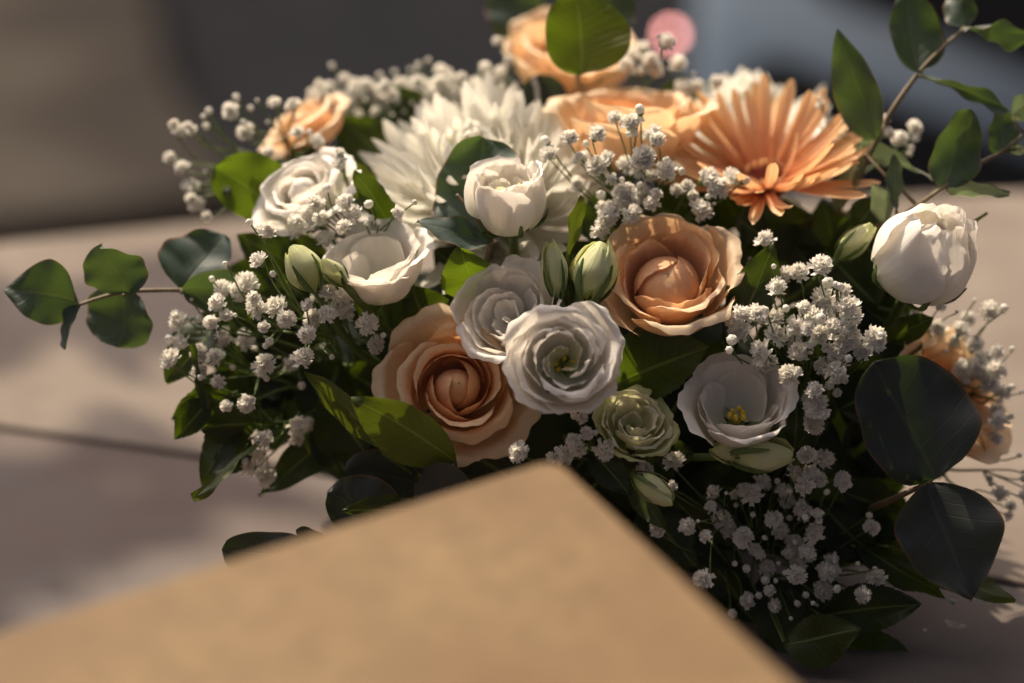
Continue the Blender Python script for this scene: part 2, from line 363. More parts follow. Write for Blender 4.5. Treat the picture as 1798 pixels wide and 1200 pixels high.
# ------------------------------------------------------------------ parked car behind, seen only as a rear corner
def build_car():
    c = P(1140, 100, 1950); c.z = GZ
    yaw = math.radians(-54)
    mwc = Matrix.Translation((c.x, c.y, GZ)) @ Matrix.Rotation(yaw, 4, 'Z')
    car = thing('parked_car', 'pale blue-grey car parked behind the bouquet, blurred, rear bumper showing', 'car', mwc)
    W = 1.76
    # lower body: rounded in plan, local x 0..W (left to right), local y 0..4.1 (rear to front)
    def section(y):
        t = y/4.1
        tuck = .10*(1-sm(0, .10, t)) + .12*sm(.86, 1, t)
        top = .93 if t < .12 else (.98 if t < .62 else .98-.18*sm(.62, 1, t))
        return [(tuck+.05, .24), (tuck, .30), (tuck-.02, .50), (tuck-.015, .70), (tuck+.03, .86), (tuck+.11, top),
                (W-tuck-.11, top), (W-tuck-.03, .86), (W-tuck+.015, .70), (W-tuck+.02, .50), (W-tuck, .30), (W-tuck-.05, .24)]
    ys = [0, .03, .12, .3, .55, .9, 1.4, 2, 2.6, 3.1, 3.5, 3.8, 4.0, 4.1]
    V, F = [], []
    for i, y in enumerate(ys):
        s = section(y)
        for k, (x, z) in enumerate(s):
            e = 0
            if i == 0: z = .55+(z-.55)*.93
            if i == len(ys)-1: z = .5+(z-.5)*.8
            V.append((x, y, z))
    n = 12
    for i in range(len(ys)-1):
        for k in range(n):
            a = i*n+k; b = i*n+(k+1) % n; F.append((a, b, b+n, a+n))
    F.append(tuple(reversed(range(n)))); F.append(tuple((len(ys)-1)*n+k for k in range(n)))
    bodym = mesh_from('body', V, F)
    obj('body', bodym, 'paint', car)
    cab = [(.30, .93), (.62, 1.38), (1.0, 1.46), (1.9, 1.44), (2.85, .97)]
    V, F = [], []
    for x0, ins in ((.13, 0), (W-.13, 0)):
        for y, z in cab:
            k = (z-.93)/.5*.17
            V.append((x0+(k if x0 < 1 else -k), y, z))
    m5 = len(cab)
    for k in range(m5):
        a, b = k, (k+1) % m5; F.append((a, b, b+m5, a+m5))
    F.append(tuple(reversed(range(m5)))); F.append(tuple(m5+k for k in range(m5)))
    obj('cabin', mesh_from('cabin', V, F), 'paint', car, smooth=False)
    def quad(name, pts, mat, th=.012):
        bm = bmesh.new(); vs = [bm.verts.new(p) for p in pts]; f = bm.faces.new(vs); bm.normal_update()
        nrm = f.normal.copy()
        r = bmesh.ops.extrude_face_region(bm, geom=[f])
        bmesh.ops.translate(bm, vec=nrm*th, verts=[v for v in r['geom'] if isinstance(v, bmesh.types.BMVert)])
        bmesh.ops.recalc_face_normals(bm, faces=bm.faces)
        return obj(name, bm_mesh(name, bm), mat, car, smooth=False)
    quad('rear_window', [(.24, .36, .98), (W-.24, .36, .98), (W-.33, .60, 1.33), (.33, .60, 1.33)], 'glass')
    for s in (0, 1):
        X = lambda x: x if s == 0 else W-x
        p = [(X(.155), .72, 1.0), (X(.155), 2.55, 1.0), (X(.26), 1.88, 1.37), (X(.255), 1.0, 1.38)]
        quad('side_window', p if s else p[::-1], 'glass')
    # rear bumper: dark lower opening with rounded ends, dark tailgate panel above a pale bumper bar
    def stadium(name, x0, x1, z0, z1, y, mat, th=.02):
        r = (z1-z0)/2; pts = []
        for k in range(13):
            t = math.pi/2+math.pi*k/12; pts.append((x0+r+r*math.cos(t), y, z0+r+r*math.sin(t)))
        for k in range(13):
            t = -math.pi/2+math.pi*k/12; pts.append((x1-r+r*math.cos(t), y, z0+r+r*math.sin(t)))
        return quad(name, pts, mat, th)
    stadium('bumper_opening', .19, W-.19, .47, .60, -.006, 'trim', .012)
    stadium('tailgate_panel', .24, W-.24, .69, .87, -.006, 'trim', .012)
    for s in (0, 1):
        x = .15 if s == 0 else W-.15
        me = lathe('tail_lamp', [(.05, 0), (.05, .02), (.035, .028), (.001, .03)], 20)
        o = obj('tail_lamp', me, 'lens', car); o.location = (x, .002, .78); o.rotation_euler = (math.pi/2, 0, 0)
    # wheels
    tyre = lathe('tyre', [(.20, -.10), (.29, -.105), (.315, -.085), (.32, 0), (.315, .085), (.29, .105), (.20, .10)], 36)
    rim = lathe('rim', [(.20, -.085), (.19, -.10), (.16, -.07), (.05, -.08), (.001, -.085)], 30)
    for x in (.11, W-.11):
        for y in (.78, 3.35):
            we = obj('wheel', tyre, 'rubber', car); we.location = (x, y, .32); we.rotation_euler = (0, math.pi/2, 0 if x < 1 else math.pi)
            r_ = obj('rim', rim, 'rim', we)
    return car, mwc
car, mwc = build_car()
lp = P(1178, 61, 1350)  # glowing ball and post added for a red sun glint off the car
glint_e = thing('added_glint', 'small round red lamp glowing far behind the flowers', 'lamp', Matrix.Translation(lp))  # no real lamp: glowing ball added for the red sun glint
bmq = bmesh.new(); bmesh.ops.create_uvsphere(bmq, u_segments=16, v_segments=10, radius=.0055)
obj('glow_ball', bm_mesh('glow_ball', bmq), 'lamp', glint_e)
V, F = tube_data([(0, .0, -.012), (0, .0, -.2), (0, 0, GZ-lp.z)], .006, .008, 10)
obj('added_post', mesh_from('added_post', V, F), 'trim', glint_e)

# ------------------------------------------------------------------ foam hidden below the flowers
bm = bmesh.new(); bmesh.ops.create_icosphere(bm, subdivisions=4, radius=1)
for v in bm.verts:
    nn = noise.noise(v.co*3)*.08
    v.co = Vector((v.co.x*.115, v.co.y*.062, v.co.z*.062))*(1+nn)
fo = obj('flower_foam', bm_mesh('flower_foam', bm), 'foam')
fo.location = P(930, 760, 105); fo.location.z = max(fo.location.z, .055)
tag(fo, 'dark green foam block holding the stems deep inside the bouquet', 'floral foam')

# ------------------------------------------------------------------ petals
def petal(prof, W, th, nu=26, nv=18, spiral=0, tip=.22, ruffle=0, rk=2.5, side=0, twist=0, wob=.0, seed=0, base=.35, scale=.001, notch=0):
    ph = seed*1.7
    def fn(u, v):
        ve = v*(1-tip*abs(u)**2.3) - notch*sm(.25, 0, abs(u))*v*v
        r, z = cr(prof, ve)
        wf = base+(1-base)*sm(0, .55, v)
        wf *= 1-.22*sm(.72, 1, v)
        phi = th+u*W*wf+twist*v
        e = v*v*v
        d = ruffle*e*(math.sin(rk*math.pi*u+ph)+.55*math.sin(rk*2.3*math.pi*u+ph*2.1))
        d += wob*v*noise.noise(Vector((u*1.3+seed*5.1, v*1.6, seed*2.3)))
        fine = .45*ruffle*sm(.75, 1, v)*noise.noise(Vector((u*3.4+seed*3.7, v*1.5, seed)))
        r2 = max(.3, r+spiral*u*sm(0, .6, v)+side*abs(u)**3*v+d+fine)
        z2 = z+.45*ruffle*e*math.cos(rk*1.4*math.pi*u+ph)+wob*.5*v*noise.noise(Vector((u*1.4, seed*3.3, v*1.2)))+fine
        return (r2*math.cos(phi)*scale, r2*math.sin(phi)*scale, z2*scale)
    return grid(fn, nu, nv)

def add_rings(flower, rings, mats, scale, seed):
    R = random.Random(seed); k = 0; off = R.random()*6.28
    for (n, prof, kw), mat in zip(rings, mats):
        off += .6
        for i in range(n):
            k += 1
            kk = dict(kw); Wd = kk.pop('W')
            f = 1+R.uniform(-.06, .06)
            pr = [(r*(1+(f-1)*.7)*1.0, z*f) for r, z in prof]
            if kk.get('jit'):
                j = kk.pop('jit'); pr = [(r+R.uniform(-j, j)*(a/len(pr)), z+R.uniform(-j, j)*(a/len(pr))) for a, (r, z) in enumerate(pr)]
            V, F, U = petal(pr, Wd*R.uniform(.94, 1.06), off+2*math.pi*i/n+R.uniform(-.12, .12), seed=seed*7.3+k*1.31, scale=scale*.001, **kk)
            obj('petal', mesh_from('petal', V, F, U), mat, flower)

def sepals(flower, n, prof, W, scale, seed, mat='sepal', twist=0):
    for i in range(n):
        V, F, U = petal(prof, W, 2*math.pi*i/n+seed, 6, 10, tip=.75, base=.9, seed=seed+i, scale=scale*.001, wob=.6, twist=twist)
        # narrow to a point
        obj('sepal', mesh_from('sepal', V, F, U), mat, flower)

ROSE_OPEN = [
 (1, [(2, 3), (6.5, 8), (8.2, 14), (7.2, 20), (4, 24), (.3, 25.2)], dict(W=4.1, spiral=0, tip=0, nu=44, base=1, wob=.4)),
 (2, [(2.5, 3), (8.6, 7.5), (10.4, 14), (9.2, 20.5), (4.2, 26)], dict(W=1.8, spiral=2.2, tip=.26, ruffle=.15, jit=.5, wob=.8, nu=34)),
 (3, [(3, 2), (11, 7), (13.8, 14), (13.6, 20.5), (12.4, 25.8)], dict(W=1.35, spiral=2.2, tip=.22, ruffle=.2, jit=.7, wob=1.0)),
 (3, [(4, 1), (12, 6), (15.6, 13.5), (16, 20.5), (16.6, 25), (18.8, 26)], dict(W=1.25, spiral=2.0, tip=.18, ruffle=.35, jit=.8, wob=1.2)),
 (3, [(4, 0), (14, 4), (19.5, 12), (20.5, 19.5), (23, 24.5), (26.5, 23.6)], dict(W=1.18, spiral=2.2, tip=.2, ruffle=.5, side=.6, jit=1.2, wob=1.8)),
 (5, [(4, -1), (15, 0), (24, 6), (28.5, 14), (33, 17.5), (36.5, 14.5)], dict(W=.84, spiral=2.4, tip=.22, ruffle=.7, side=1.4, jit=2.2, wob=2.8)),
]
ROSE_MATS = ['peach_heart', 'peach_heart', 'peach_heart', 'peach', 'peach', 'peach_pale']
ROSE_BALL = [
 (1, [(2, 3), (9.6, 7), (13.6, 13), (12.2, 19), (6.6, 22.9), (.3, 24.0)], dict(W=4.1, spiral=0, tip=0, nv=20, nu=40, base=1, wob=.3)),
 (3, [(2, 3), (10, 7), (14.3, 13), (13, 19.2), (8, 23.2), (2.4, 24.8)], dict(W=1.35, spiral=1.0, tip=.16, nv=20, base=.7, wob=.6, jit=.4)),
 (3, [(4, 1), (14, 6), (18.5, 15), (18.8, 24), (20, 29)], dict(W=1.25, spiral=2.4, tip=.24, ruffle=.6, jit=1.4, wob=2.0)),
 (3, [(4, 0), (15, 4), (21.5, 14), (22.5, 23), (24, 30), (26.8, 31.5)], dict(W=1.2, spiral=2.4, tip=.22, ruffle=.8, jit=1.8, wob=2.6)),
 (4, [(4, -1), (16, 2), (25, 10), (28, 19), (31.5, 26), (35, 26)], dict(W=.95, spiral=2.2, tip=.24, ruffle=.9, side=1.2, jit=2, wob=3.0)),
]
EU_CUP = [
 (3, [(1.5, 1.5), (8.5, 4), (12.8, 10), (14.5, 17), (15.2, 21.5)], dict(W=1.25, spiral=1.7, tip=.14, ruffle=.35, jit=.8, wob=1.6)),
 (3, [(2, .5), (10, 3), (15, 9.5), (17, 17), (18.8, 22)], dict(W=1.22, spiral=1.9, tip=.16, ruffle=.45, jit=1, wob=1.8)),
 (4, [(2, 0), (11, 2), (17, 8.5), (19.5, 16.5), (22.5, 21.5), (25, 22)], dict(W=1.0, spiral=2.0, tip=.2, ruffle=.6, jit=1.4, wob=2.0)),
]
EU_FOLD = [
 (2, [(1, 3), (3.5, 8), (5.5, 14), (6.5, 19)], dict(W=1.5, spiral=3.2, tip=.16, ruffle=.4, jit=.8, wob=1.4)),
 (3, [(1.5, 2), (6.5, 6), (9.8, 12), (11, 19.5)], dict(W=1.25, spiral=2.6, tip=.16, ruffle=.4, jit=.9, wob=1.6)),
]+EU_CUP
EU_ROSETTE = [
 (2, [(1.5, 5), (4.6, 8), (6.2, 12), (6.0, 17.4)], dict(W=1.6, spiral=2.0, tip=.2, ruffle=.3, jit=1.3, wob=1.8)),
 (3, [(2, 3), (8, 6.5), (10.6, 12), (11.2, 17.6), (12, 19)], dict(W=1.25, spiral=1.9, tip=.12, ruffle=.6, jit=1.3, wob=2.2)),
 (3, [(2, 2), (9.5, 5), (13.6, 10.5), (14.6, 16.8), (16, 18.6)], dict(W=1.22, spiral=1.9, tip=.13, ruffle=.6, jit=1.4, wob=2.4)),
 (3, [(2, 1), (11, 3.5), (16.4, 8.5), (17.8, 14.5), (19.6, 17.2), (21, 16.8)], dict(W=1.2, spiral=2.0, tip=.14, ruffle=.7, jit=1.5, wob=2.6)),
 (4, [(2, 0), (12, 1), (18.5, 5.5), (21, 11), (23.4, 14), (25, 13)], dict(W=1.0, spiral=2.0, tip=.18, ruffle=.7, side=.4, jit=1.2, wob=1.8)),
]
EU_BUDDING = [
 (2, [(1.5, 5), (3.6, 9), (4.8, 15), (4.8, 21.5)], dict(W=1.5, spiral=1.6, tip=.12, ruffle=.3, jit=.5, wob=1)),
 (3, [(2, 3), (6, 8), (7.8, 15), (8, 22.6)], dict(W=1.25, spiral=1.8, tip=.12, ruffle=.35, jit=.8, wob=1.2)),
 (3, [(2, 2), (8.5, 6), (11, 13.5), (11, 21), (10.2, 26.5)], dict(W=1.22, spiral=1.8, tip=.14, ruffle=.45, jit=1, wob=1.4)),
 (3, [(2, 1), (10.5, 4), (14, 11.5), (14, 19.5), (13.2, 25.5), (13.4, 28)], dict(W=1.2, spiral=1.9, tip=.15, ruffle=.45, jit=1, wob=1.5)),
 (3, [(2, 0), (12, 3), (16.2, 10.5), (16.4, 19), (15.8, 25.5), (16.6, 28)], dict(W=1.1, spiral=2.0, tip=.18, ruffle=.5, jit=1.2, wob=1.6)),
]
EU_CLOSED = [
 (1, [(1.5, 2), (7, 8), (9.5, 16), (7.5, 24), (2, 30)], dict(W=4.1, spiral=0, tip=0, base=1, nu=40, wob=.8)),
 (3, [(2, 1), (10, 6), (13.5, 15), (12, 24), (6, 31.5)], dict(W=1.45, spiral=2.4, tip=.22, ruffle=.6, twist=.6, jit=1, wob=1.8)),
 (3, [(2, 0), (13, 3), (17, 12), (16, 21), (10.5, 29), (8.5, 33)], dict(W=1.4, spiral=2.6, tip=.24, ruffle=.9, twist=.6, jit=1.2, wob=2.0)),
 (2, [(2, -.6), (14, 2), (18.6, 11), (18, 21), (14.5, 29), (14, 33)], dict(W=1.25, spiral=2.6, tip=.30, ruffle=1.3, twist=.6, jit=1.6, wob=2.4)),
]
BUD = [
 (2, [(1, 1), (4, 7), (5.2, 14), (3.6, 21), (1.2, 25)], dict(W=1.8, spiral=.8, tip=.10, twist=.6, nv=18)),
 (3, [(1.5, 0), (5.2, 6), (6.6, 13), (4.6, 21), (2.2, 26)], dict(W=1.3, spiral=1.2, tip=.22, twist=.8, ruffle=.3, wob=.8, nv=18)),
]
def flower(name, label, cat, px, py, dz, axis, scale, rings, mats, seed, spin=0, stamens=0, group=None, sep=None, mid=12):
    ax = CV(*axis); c = P(px, py, dz)
    base = c-ax*mid*scale*.001               # px,py is the middle of the bloom
    e = thing(name, label, cat, frame(ax, base, spin), group)
    add_rings(e, rings, mats, scale, seed)
    if sep:                                   # sepals hug the outside of the outer petals
        op = rings[-1][1]
        sepals(e, 5, [(cr(op, q)[0]+(1.0 if q else .4), cr(op, q)[1]-1.3) for q in (0, .14, .28, .42)], sep[2], scale, seed)
    # receptacle
    me = lathe('receptacle', [(.0016, -.006), (.0024, -.003), (.0048*scale, .0005), (.0042*scale, .003), (.001, .004)], 14)
    obj('receptacle', me, 'sepal', e)
    if stamens:
        R = random.Random(seed)
        for k in range(6):
            t = k*1.05+R.random()*.4; r = R.uniform(2.0, 4.2)*scale
            top = Vector((r*math.cos(t), r*math.sin(t), R.uniform(stamens-1.5, stamens+1.5)*scale))*.001
            V, F = tube_data([Vector((0, 0, .003)), top*.6+Vector((0, 0, .001)), top], .0003, .00025, 5)
            f0 = len(F)
            bm = bmesh.new(); bmesh.ops.create_icosphere(bm, subdivisions=2, radius=1)
            vs = [top+Vector((v.co.x*.0011, v.co.y*.0011, v.co.z*.0018)) for v in bm.verts]
            o0 = len(V); V += vs; F += [tuple(o0+v.index for v in f.verts) for f in bm.faces]; bm.free()
            obj('stamen', mesh_from('stamen', V, F), 'gold', e)
    stem_to_heart(e, base, ax, .0022*min(1.2, scale))
    return e

SEP_L = (5, [(2.4, -1), (6.5, 3), (9, 9), (11, 15)], .16)
SEP_R = (5, [(3, -2), (12, -3), (20, 0), (26, 3)], .14)
SEP_B = (5, [(2, -1), (5.6, 4), (7.4, 11), (7.2, 18)], .22)

# peach roses
flower('rose', 'peach rose with tight curled heart, lowest front rose above the box', 'rose', 802, 680, -4, (.12, .22, .9), .94, ROSE_OPEN, ROSE_MATS, 3, .5, sep=SEP_R, mid=17)
flower('rose', 'peach rose with closed ball heart and upright outer petals, centre right', 'rose', 1172, 500, 4, (-.04, .52, .8), .90, ROSE_BALL, ['peach_heart', 'peach_heart', 'peach', 'peach', 'peach_pale'], 5, 1.2, sep=SEP_R, mid=16)
flower('rose', 'blurred peach rose behind the baby\'s breath, left of the orange gerbera', 'rose', 1105, 232, 64, (.02, .92, .3), 1.0, ROSE_BALL, ['peach_heart', 'peach_heart', 'peach', 'peach_pale', 'peach_pale'], 11, .3, sep=SEP_R, mid=16)
flower('rose', 'blurred peach rose at the very top behind a green round leaf', 'rose', 1000, 118, 118, (.0, .8, .5), .92, ROSE_BALL, ['peach', 'peach', 'peach_pale', 'peach_pale', 'peach_pale'], 13, 2.0, sep=SEP_R, mid=14)
flower('rose', 'small blurred peach rose at the upper left edge', 'rose', 538, 226, 86, (-.5, .75, .4), .62, ROSE_OPEN, ['peach', 'peach', 'peach_pale', 'peach_pale', 'peach_pale', 'peach_pale'], 17, 1, sep=SEP_R, mid=14)
flower('rose', 'peach rose half hidden behind the big dark eucalyptus leaf at right', 'rose', 1652, 705, 34, (.5, .35, .55), .98, ROSE_BALL, ['peach', 'peach', 'peach_pale', 'peach_pale', 'peach_pale'], 19, .8, sep=SEP_R, mid=16)
# white lisianthus
flower('lisianthus', 'white half-open bloom standing upright on its stem at the centre', 'flower', 893, 354, -6, (-.10, .84, .48), .94, EU_BUDDING, ['white_green', 'white', 'white', 'white', 'white'], 23, .6, sep=SEP_L, mid=14)
flower('lisianthus', 'white cup-shaped bloom with hollow yellowish middle, left of centre', 'flower', 665, 478, 4, (-.16, .78, .55), .95, EU_CUP, ['white', 'white', 'white'], 29, .2, 8, sep=SEP_L, mid=12)
flower('lisianthus', 'shaded white bloom tucked behind the front rosette, tilted left', 'flower', 903, 560, -6, (-.30, .45, .72), .98, EU_FOLD, ['white']*5, 31, 1.4, sep=SEP_L, mid=12)
flower('lisianthus', 'full white rosette bloom facing the viewer at the centre front', 'flower', 990, 632, -34, (.06, .20, .92), .96, EU_ROSETTE, ['white_green', 'white', 'white', 'white', 'white'], 37, .9, 5, sep=SEP_L, mid=12)
flower('lisianthus', 'open white bloom with yellow stamens at the lower right of centre', 'flower', 1294, 724, -8, (-.02, .62, .72), .96, EU_CUP, ['white', 'white', 'white'], 41, 2.2, 11, sep=SEP_L, mid=12)
flower('lisianthus', 'small greenish white half-open bloom below the white rosette', 'flower', 1112, 748, -12, (.18, .50, .78), .70, EU_ROSETTE, ['white_green']*3+['white_green', 'bud'], 43, .4, sep=SEP_L, mid=11)
flower('lisianthus', 'closed white bloom with twisted ragged petals at the right edge', 'flower', 1622, 452, -2, (.30, .66, .48), 1.12, EU_CLOSED, ['white']*4, 47, .7, sep=SEP_L, mid=15)
flower('rose', 'white rose catching sun on the left beside the chrysanthemum', 'rose', 535, 340, 30, (-.35, .62, .60), .70, ROSE_OPEN, ['white']*6, 53, .3, sep=SEP_R, mid=16)
# lisianthus buds
BM_ = ['bud', 'bud']
def bud(label, b, t, scale, seed):
    base = P(*b); tip = P(*t); ax = (tip-base).normalized()
    L = (tip-base).length; s = L/.026
    e = thing('flower_bud', label, 'flower bud', frame(ax, base, seed), 'lisianthus buds')
    rg = [(n, [(r*scale, z) for r, z in pr], kw) for n, pr, kw in BUD]
    add_rings(e, rg, BM_, s, seed)
    sepals(e, 5, [(r*scale+.25, z) for r, z in SEP_B[1]], SEP_B[2], s, seed, twist=.25)
    stem_to_heart(e, base, ax, .0017)
bud('greenish white bud at the left, the larger of a pair beside the cup bloom', (556, 512, -8), (508, 436, -10), 1.35, 61)
bud('small greenish bud touching the left side of the white cup bloom', (606, 500, -12), (567, 456, -14), 1.2, 67)
bud('cream bud leaning right in front of the centre right peach rose', (1030, 530, -14), (1056, 424, -16), 1.4, 71)
bud('narrow green bud above the white rosette', (983, 525, -12), (966, 424, -14), .85, 73)
bud('pale bud pointing right under the bloom with yellow stamens', (1282, 802, -10), (1396, 797, -18), 1.05, 79)
bud('short green bud pointing left under the bloom with yellow stamens', (1318, 800, -6), (1248, 786, -12), 1.1, 83)
bud('pale bluish green bud beside the corner of the gold box', (1114, 838, -18), (1182, 878, -26), 1.05, 89)
bud('green bud at right between the gerbera and the closed white bloom', (1470, 455, 14), (1532, 395, 12), 1.0, 97)

# ------------------------------------------------------------------ chrysanthemums
def spoon(L, Wd, cup, curve, pinch=.55, nu=6, nv=12):
    def fn(u, v):
        wv = Wd*(pinch+(1-pinch)*sm(.0, .75, v))*math.sqrt(max(0, 1-max(0, (v-.72)/.28)**2.2)) if v < 1 else Wd*.12
        a = u*cup*(1-.35*v)
        x = math.sin(a)/max(cup, .01)*wv*1.2
        zz = (1-math.cos(a))/max(cup, .01)*wv*1.2
        ang = curve*v
        y = L*(math.sin(ang)/curve if abs(curve) > .01 else v); z = L*((1-math.cos(ang))/curve if abs(curve) > .01 else 0)
        return (x, y - zz*math.sin(ang), z+zz*math.cos(ang))
    return grid(fn, nu, nv)
spoons = []
for k in range(6):
    V, F, U = spoon(1, .080, 1.0, [.95, 1.25, .65, 1.5, .45, 1.05][k], .6)
    # small sideways waver so that no two lie alike
    V = [(x+.035*math.sin(2.2*y+k), y, z+.03*math.sin(3*y+k*2)) for x, y, z in V]
    spoons.append((V, F, U))
def chrysanthemum(label, px, py, dz, axis, R, n, seed):
    ax = CV(*axis); base = P(px, py, dz)-ax*R*.45
    e = thing('chrysanthemum', label, 'chrysanthemum', frame(ax, base, seed))
    mo = [mesh_from('petal', *s, mats=['mum']) for s in spoons]; mi = [mesh_from('petal', *s, mats=['mum_in']) for s in spoons]
    for q in mo+mi: q.polygons.foreach_set('use_smooth', [True]*len(q.polygons))
    rr = random.Random(seed)
    for i in range(n):
        t = (i+.5)/n
        el = math.radians(88-108*t**1.0+rr.uniform(-9, 9))      # above the flower's own plane
        L = R*(.36+.68*t**.7)*rr.uniform(.84, 1.1)
        az = i*2.39996+rr.uniform(-.12, .12)
        q = rr.randrange(6)
        o = obj('petal', mi[q] if t < .20 else mo[q], None, e, smooth=False)
        root = Vector((math.cos(az)*R*.10*t, math.sin(az)*R*.10*t, R*.16*(1-t)))
        # petal's y axis along the direction, its hollow (+z) towards the flower axis
        d = Vector((math.cos(az)*math.cos(el), math.sin(az)*math.cos(el), math.sin(el)))
        zx = (Vector((0, 0, 1))-d*d.z)
        if zx.length < .05: zx = Vector((-math.cos(az), -math.sin(az), 0))
        zx.normalize(); xx = d.cross(zx)
        m = Matrix(((xx.x, d.x, zx.x, root.x), (xx.y, d.y, zx.y, root.y), (xx.z, d.z, zx.z, root.z), (0, 0, 0, 1)))
        wsc = R*(.95+.35*t)*rr.uniform(.85, 1.15)
        o.matrix_basis = m @ Matrix.Diagonal((wsc*.85, L, L*.9, 1))
    stem_to_heart(e, base, ax, .003)
chrysanthemum('large white shaggy chrysanthemum with greenish middle, upper centre left', 838, 282, 50, (-.16, .70, .64), .062, 298, 5)
chrysanthemum('blurred white chrysanthemum peeking out behind the orange gerbera', 1322, 205, 104, (.05, .80, .5), .050, 180, 9)

# ------------------------------------------------------------------ gerbera
def gerbera():
    ax = CV(-.08, .76, .56); c = P(1345, 322, 56)
    e = thing('gerbera', 'orange gerbera daisy with dark red middle at the upper right', 'gerbera', frame(ax, c, .35))
    rr = random.Random(4); shapes = []
    for k in range(5):
        def fn(u, v, k=k):
            wv = .062*(.5+.5*sm(0, .5, v))*math.sqrt(max(0.06, 1-max(0, (v-.74)/.26)**2.6))
            cv = [.25, .45, .12, .6, .35][k]; ang = cv*v
            ridge = .010*math.cos(u*math.pi*2.0)*(1-v*.4)
            return (u*wv+.02*math.sin(2*v+k), math.sin(ang)/cv-(.03*(1-abs(u)) if v > .97 and k % 2 else 0), (1-math.cos(ang))/cv+.35*wv*u*u+ridge+.012*math.sin(5*v+k*2))
        me = mesh_from('petal', *grid(fn, 8, 12), mats=['gerbera']); me.polygons.foreach_set('use_smooth', [True]*len(me.polygons)); shapes.append(me)
    def ring(n, L, elv, r0, z0, jit, wsc):
        for i in range(n):
            az = 2*math.pi*i/n+rr.uniform(-.06, .06); el = math.radians(elv+rr.uniform(-jit, jit)); l = L*rr.uniform(.84, 1.06)
            d = Vector((math.cos(az)*math.cos(el), math.sin(az)*math.cos(el), math.sin(el)))
            zx = Vector((0, 0, 1)); zx = (zx-d*d.dot(zx)).normalized(); xx = d.cross(zx)
            o = obj('petal', rr.choice(shapes), None, e, smooth=False)
            o.matrix_basis = Matrix(((xx.x, d.x, zx.x, math.cos(az)*r0), (xx.y, d.y, zx.y, math.sin(az)*r0), (xx.z, d.z, zx.z, z0), (0, 0, 0, 1))) @ Matrix.Rotation(rr.uniform(-.25, .25), 4, 'Y') @ Matrix.Diagonal((l*wsc, l, l, 1))
    ring(38, .046, 15, .006, 0, 8, .95)
    ring(34, .044, 27, .006, .0012, 9, .92)
    ring(1, .026, 60, .006, .002, 5, 1.6)
    ring(36, .0062, 62, .0072, .002, 8, 1.2)
    # disc of tiny florets
    V, F = [], []
    for i in range(150):
        r = .0085*math.sqrt((i+.5)/150); a = i*2.39996
        h = .0035-.002*(r/.0085)**2
        p = Vector((r*math.cos(a), r*math.sin(a), .001+h*.6))
        tube_data([p, p+Vector((math.cos(a)*.0002, math.sin(a)*.0002, .0022+rr.random()*.0012))], .0005, .00022, 5, V, F)
    d0 = lathe('disc', [(.009, -.003), (.009, 0), (.0075, .002), (.004, .003), (.0005, .0034)], 24)
    disc = obj('disc', d0, 'discred', e)
    obj('disc_floret', mesh_from('disc_floret', V, F), 'discred', disc, smooth=False)['kind'] = 'stuff'
    stem_to_heart(e, c, ax, .0028)
gerbera()

# ------------------------------------------------------------------ leaves
def leaf_mesh(L, Wd, kind, fold, bend, wave, seed, roundness=.5):
    nu, nv = (8, 46) if kind == 'serrate' else (10, 26)
    teeth = max(9, int(L/.0034))
    def half(v):
        if kind == 'serrate':
            w_ = (math.sin(math.pi*min(1, v**.86)))**.82*(1-.10*v)
            if v < .02: w_ = .03
            if v < .99: w_ *= 1+.075*((v*teeth) % 1.0-.5)*sm(.12, .3, v)
            return max(w_, .012)
        if kind == 'round':
            x = 2*v-1
            return max(.015, (max(0, 1-abs(x)**2.25))**.5*(1+.12*(.5-v)))
        if kind == 'point':                       # broad below, drawn to a tip
            return max(.012, (math.sin(math.pi*v**.72))**.85)
        return math.sin(math.pi*v)
    def fn(u, v):
        h = half(v)*Wd/2
        x = u*h*(1+.16*math.sin(seed*2.9)*u)+.05*Wd*math.sin(2.6*v+seed); y = v*L
        a = bend*v
        yb = L*(math.sin(a)/bend) if abs(bend) > .01 else y
        zb = L*((1-math.cos(a))/bend) if abs(bend) > .01 else 0
        z = fold*abs(x)*(1-.3*v)+wave*L*.06*math.sin(5*v+seed)*u+wave*L*.05*noise.noise(Vector((u*1.2+seed, v*2.5, seed*.7)))
        z += wave*L*.022*math.sin(17*v+seed*3)*abs(u)**3
        return (x*(1-.12*abs(fold)), yb-z*math.sin(a), zb+z*math.cos(a))
    return grid(fn, nu, nv)
lseed = [0]
def leaf(parent, b, t, wpx, roll=0, kind='serrate', mat='leaf', fold=.25, bend=.35, wave=1.0):
    lseed[0] += 1; sd = lseed[0]*.77
    pb, pt = P(*b), P(*t); ax = pt-pb; chord = ax.length; y = ax.normalized()
    L = chord*(1+bend*bend/24)
    n0 = -FWD; z = (n0-y*n0.dot(y)).normalized()
    z = Quaternion(y, math.radians(roll)) @ z; x = y.cross(z)
    # start direction so that the bent chord still ends at t
    Wm = wpx*K*(1+(b[2]+t[2])/2000)
    V, F, U = leaf_mesh(L, Wm, kind, fold, bend, wave, sd)
    rot = Matrix(((x.x, y.x, z.x), (x.y, y.y, z.y), (x.z, y.z, z.z))) @ Matrix.Rotation(-bend/2, 3, 'X')
    inv = parent.matrix_world.inverted()
    V = [inv @ (pb+rot @ Vector(v)) for v in V]
    return obj('leaf', mesh_from('leaf', V, F, U), mat, parent)

